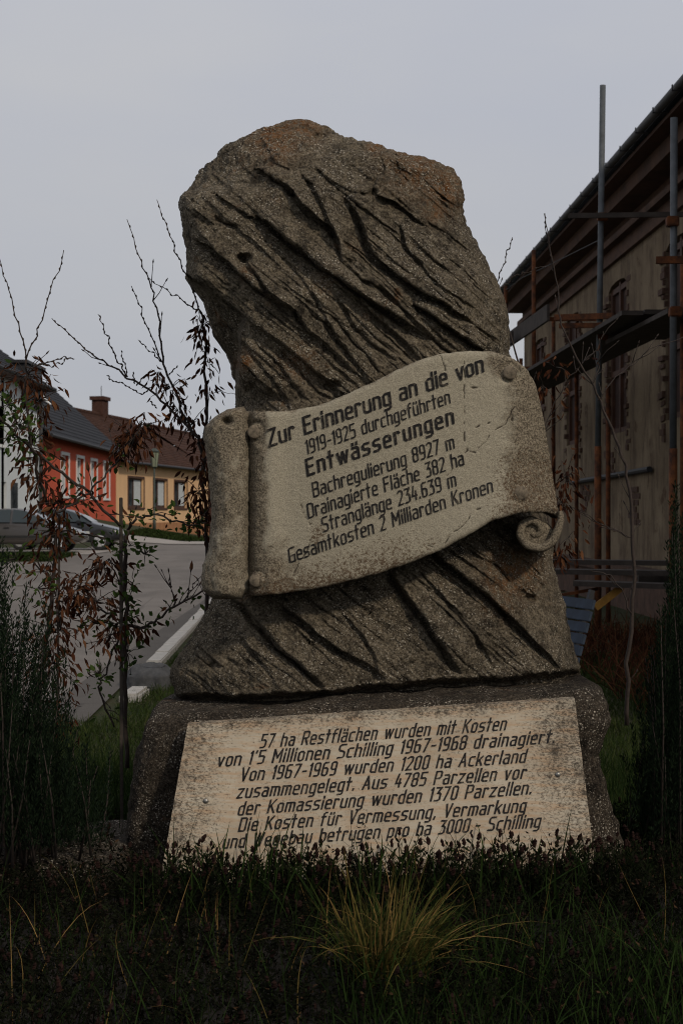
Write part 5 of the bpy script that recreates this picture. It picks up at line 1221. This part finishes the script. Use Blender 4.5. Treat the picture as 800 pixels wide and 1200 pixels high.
M['yellow_steel'] = simple('yellow_painted_steel', (.34, .17, .03), .7, .3, 10)
M['blue_paint'] = simple('blue_painted_slats', (.022, .033, .052), .75, .35, 8)
WA, WB = (4.85, 8.0), (4.23, 37.6)        # wall line, near to far
dW = Vector((WB[0]-WA[0], WB[1]-WA[1], 0)); WL = dW.length; WD = dW.normalized()
bt = thing('derelict_building', 'long derelict plastered building with brown cornice and arched windows behind the scaffold', 'building', (WA[0], WA[1], 0), math.atan2(WD.y, WD.x))
# local: x along the wall (away from the camera), +y = to the left = outward
def ws(d): return d-WA[1]
wz = [(ws(c)-.75, ws(c)+.75, Z+1.28, Z+3.75, .10) for c in (12.9, 17.4, 22.0, 26.3, 30.7, 35.2)]
wall_with_holes(0, WL, .55, Z+4.1, wz, .45).build('wall', M['old_plaster'], bt)
MB().box(-.05, WL+.05, -.5, .14, -.3, .55).box(-.05, WL+.05, -.5, .20, .55, .68).build('stone_base', M['brick'], bt)
MB().box(WL-.45, WL, -7.2, -.45, -.3, Z+4.6).box(0, .45, -7.2, -.45, -.3, Z+4.6).box(0, WL, -7.6, -7.2, -.3, Z+4.6).build('end_wall', M['old_plaster'], bt)
cor = MB()
for k, (q, z0_, z1_) in enumerate(((.07, 4.06, 4.14), (.025, 4.14, 4.62), (.15, 4.32, 4.42), (.38, 4.62, 4.84))):
    cor.box(-.1, WL+.12, -.02, q, Z+z0_+.002, Z+z1_)
cor.build('cornice', M['cornice'], bt)
rb = MB(); roof_courses(rb, -.3, WL+.35, .69, Z+4.90, -3.6, Z+7.9, 22, None, None); roof_courses(rb, -.3, WL+.35, -7.8, Z+4.90, -3.6, Z+7.9, 12)
rf = rb.build('roof', M['slate'], bt)
MB().box(-.3, WL+.35, .0, .60, Z+4.845, Z+4.895).build('soffit', M['brown_wood'], rf)
gt = MB(); seg = 10
for k in range(seg):
    a0 = math.pi+math.pi*k/seg; a1 = math.pi+math.pi*(k+1)/seg
    p = [(.70+.065*math.cos(a0), Z+4.97+.065*math.sin(a0)), (.70+.065*math.cos(a1), Z+4.97+.065*math.sin(a1)), (.70+.06*math.cos(a1), Z+4.97+.06*math.sin(a1)), (.70+.06*math.cos(a0), Z+4.97+.06*math.sin(a0))]
    gt.prism(p, 0, -.3, WL+.35)
gut = gt.build('rain_gutter', M['gutter_metal'], bt)
for k in range(28):
    x = .3+k*1.05; MB().box(x, x+.04, .60, .80, Z+4.885, Z+4.895).box(x, x+.04, .79, .80, Z+4.885, Z+4.955).build('gutter_bracket', M['black_sheet'], gut)
bp = None
for wi, (a_, b_, zb, zt, rise) in enumerate(wz):
    fr = MB(); zsp = zt-rise
    for x in (a_, (a_+b_)/2-.05, b_-.1): fr.box(x, x+.1, -.13, -.04, zb, zsp+(0.05 if x != (a_+b_)/2-.05 else .12))
    for z in (zb, zb+.95, zsp-.06): fr.box(a_+.1, b_-.1, -.125, -.045, z, z+.09)
    n = 8
    for i in range(n):
        p0 = (a_+(b_-a_)*i/n, -.085, zsp+rise*math.sqrt(max(0, 1-(2*i/n-1)**2))-.05); p1 = (a_+(b_-a_)*(i+1)/n, -.085, zsp+rise*math.sqrt(max(0, 1-(2*(i+1)/n-1)**2))-.05); None
    wo_ = fr.build('window', M['brown_wood'], bt)
    MB().prism([(a_+.02, zb+.02), (b_-.02, zb+.02), (b_-.02, zsp), (a_+(b_-a_)*.8, zsp+rise*.75), ((a_+b_)/2, zsp+rise*.95), (a_+(b_-a_)*.2, zsp+rise*.75), (a_+.02, zsp)], 1, -.10, -.09).build('pane', M['board'], wo_)
    # exposed bricks round the opening
    for z in np.arange(zb-.30, zsp, .105):
        for x, sg in ((a_, -1), (b_, 1)):
            if random.random() < .2: continue
            l = random.uniform(.06, .36); bx_ = x if sg > 0 else x-l
            if bp is None:
                bp = MB().box(0, 1, 0, 1, 0, 1).build('brick', M['brick'], bt, bevel=.04); o = bp
            else: o = bp.copy(); COL.objects.link(o); o.parent = bt
            o.location = (bx_, -.09, z+random.uniform(-.02, .02)); o.rotation_euler = (0, random.uniform(-.08, .08), 0); o.scale = (l, .09+random.uniform(.002, .05), random.uniform(.06, .098))
    for k in range(11):
        if random.random() < 1.8: continue
        an = math.pi*(k+.5)/11; cx_ = (a_+b_)/2; o = bp.copy(); COL.objects.link(o); o.parent = bt
        o.location = (cx_+.77*math.cos(an), -.09, zsp+(rise+.03)*math.sin(an)); o.rotation_euler = (0, -an, 0); o.scale = (random.uniform(.08, .2), .11, .085)
# peeled plaster patches and lower courses of brick
for (c0, z0_, w_, h_) in ((24.2, 1.3, 1.2, .7), (28.4, 1.5, 1.4, .6), (20.0, .9, 1.0, .5), (26.2, 2.1, 1.3, .4), (17.3, 2.2, 1.4, .5), (32, 1.2, 1.5, .6)):
    for r_ in range(int(h_/.1)):
        for q in range(int(w_/.27)):
            if random.random() < .35 or abs(q*.27-w_/2) > w_/2*(1-.4*random.random()): continue
            o = bp.copy(); COL.objects.link(o); o.parent = bt; o.location = (ws(c0)+q*.27+(r_ % 2)*.13, -.09, z0_+r_*.1); o.scale = (.25, .096+random.uniform(0, .02), .085)
MB().tube([(ws(23.5), .07, Z+.62), (ws(30.5), .07, Z+.55)], .045, 8).build('pipe', M['black_sheet'], bt)

# scaffold
sf = thing('scaffold', 'rusty pipe scaffold with plank decks along the derelict building', 'scaffold', (3.3, 16, 0))
def pole(px, d, pyt, lo='rust', hi='grey_pipe', split=525, r=.036, lean=0):
    x = (px-400)/F*d; zt = EYE-(pyt-600)/F*d; g = gzf(x, d)-.05; zs = EYE-(split-600)/F*d if split else g
    u = MB().tube([(x-lean*(zt-g)*.5 if 0 else x, d, zs), (x+lean, d, zt)], r, 10).build('pole', M[hi], sf, True, world=True)
    if split: MB().tube([(x, d, g), (x, d, zs+.02)], r*1.18, 10).build('pole', M[lo], sf, True, world=True)
pole(700, 19.8, 100, lean=.06); pole(788, 16.2, 138, split=528, lean=.01); pole(625, 27.5, 293, hi='rust', split=0); pole(592, 33.5, 335, hi='rust', split=0, r=.04)
pole(712, 21.9, 452, hi='rust', split=0, r=.032); pole(648, 29, 372, hi='rust', split=0, r=.035); pole(675, 25.0, 398, hi='rust', split=0, r=.03); pole(610, 31, 420, hi='rust', split=0); pole(800, 17.5, 300, hi='rust', split=0)
def px3(px, py, d): return P(px, py, d)
for a_, b_, da, db, r, mt in (((665,253),(815,251),19.75,19.5,.03,'dark_wood'),((768,305),(830,304),16.1,16,.035,'rust'),((650,372),(720,370),20.2,19.6,.035,'rust'),((655,382),(760,380),19.6,19.2,.03,'rust'),((612,432),(668,430),27,26.5,.03,'rust'),((590,470),(640,462),30,29.6,.03,'rust'),
     ((640,374),(706,374),24.8,24.6,.03,'rust')):
    MB().beam(px3(*a_, da), px3(*b_, db), r*1.6, r*2).build('crossbar', M[mt], sf, world=True)
MB().tube([px3(592,340,33.5), px3(612,325,31), px3(640,312,28), px3(700,282,23)], .008, 5).build('cable', M['black_sheet'], sf, world=True)
for k in range(4):   # deck planks along the wall
    xo = 3.18+k*.25; MB().beam((xo, 17.9+random.uniform(-.3, .3), Z+2.18+.012*k), (xo-.28, 30.5+random.uniform(-.5, .5), Z+2.24+.01*k), .235, .05).build('plank', M['dark_wood'], sf, world=True)
for k in range(3):
    xo = 3.45+k*.25; MB().beam((xo, 16.6, Z+2.06+.03*k), (xo-.05, 20.2, Z+2.11+.03*k), .235, .05).build('plank', M['dark_wood'], sf, world=True)
MB().beam(px3(588,404,29), px3(642,366,24.5), .04, .25).build('guard_board', M['dark_wood'], sf, world=True)
MB().beam(px3(556,420,30), px3(600,395,27), .04, .2).build('guard_board', M['dark_wood'], sf, world=True)
MB().beam(px3(697,712,15.9), px3(728,688,15.9), .045, .07).build('brace', M['yellow_steel'], sf, world=True); MB().beam(px3(640,700,16), px3(700,690,16), .03, .03).build('brace', M['rust'], sf, world=True)
for k, (z_, y_, xa, xb, h_) in enumerate(((Z-.52, 17.0, 2.15, 4.5, .05), (Z-.60, 16.4, 2.1, 4.4, .05), (Z-.68, 16.7, 3.05, 4.7, .16), (Z-.70, 16.0, 2.3, 3.2, .05))):
    MB().beam((xa, y_, z_), (xb, y_-.25, z_-.02), .3, h_).build('plank', M['dark_wood'], sf, world=True)
for x, y, z in ((3.18, 19.8, Z+2.15), (3.33, 16.2, Z+2.0), (3.18, 19.8, Z+3.6), (3.3, 16.2, Z+2.9)):
    MB().box(x-.06, x+.06, y-.06, y+.06, z-.05, z+.05).build('coupler', M['rust'], sf, bevel=.01, world=True)

# blue bench
bn = thing('bench', 'blue slatted bench half hidden behind the right side of the monument', 'bench', (1.25, 11.4, 0), math.radians(-74))
for k in range(7):
    MB().box(-.85, .85, -.012, .012, -.034, .034).build('back_slat', M['blue_paint'], bn, bevel=.004); o = bn.children[-1]
    o.location = (0, .04+.022*k, .44+.075*k); o.rotation_euler = (math.radians(-16), 0, 0)
for k in range(5):
    o = MB().box(-.85, .85, -.034, .034, -.012, .012).build('seat_slat', M['blue_paint'], bn, bevel=.004); o.location = (0, -.05-.085*k, .42)
for x in (-.7, .7):
    MB().beam((x, 0, 0), (x, .05, .42), .04, .04).beam((x, .05, .42), (x, .23, .98), .04, .03).beam((x, -.42, 0), (x, -.42, .40), .04, .04).beam((x, -.45, .395), (x, .03, .395), .04, .03).build('leg', M['black_sheet'], bn)
# dry weeds and rubble at the foot of the building
C = scatter(2600, 2.2, 4.3, 12, 20); m = len(C); D = np.stack([RNG.normal(0, .5, m), RNG.normal(0, .4, m), np.ones(m)], -1)
blades('dry_weeds', C, D, RNG.uniform(.15, .6, m), .012, M['brown_leaf'], kind='stuff', bend=RNG.uniform(.1, .9, m), seg=4, rnd=RNG.random(m))['label'] = 'dry brown weeds at the foot of the scaffold'
C = scatter(700, 2.5, 4.5, 14, 34); V, T = [], []
for c in C:
    b = len(V); s_ = random.uniform(.03, .13)
    for k in range(8): V.append((c[0]+s_*((k & 1)*2-1)*random.uniform(.6, 1.1), c[1]+s_*((k >> 1 & 1)*2-1)*random.uniform(.6, 1.1), c[2]+s_*.6*((k >> 2)*2-1)*random.uniform(.6, 1.1)))
    T += [(b+i for i in q) for q in ((0,2,3,1),(4,5,7,6),(0,1,5,4),(1,3,7,5),(3,2,6,7),(2,0,4,6))]
T = np.array([list(q) for q in T]); np_mesh('rubble', np.array(V), T, M['brick'], None, smooth=False, kind='stuff')['label'] = 'broken brick rubble under the scaffold'

# far-off wood closing the view across the fields
nw = 26000; X = RNG.uniform(-15, 190, nw); Y = RNG.uniform(230, 260, nw); hh = 9+3.5*fbm(X/9., X*0, X*0, 3); Zw = gz(X, Y)+hh*RNG.random(nw)**.8
leaves('far_wood', np.stack([X, Y, Zw], -1), RNG.normal(size=(nw, 3)), 1.6, .8, M['cover_leaf'], kind='stuff')['label'] = 'far-off leafless wood beyond the fields'
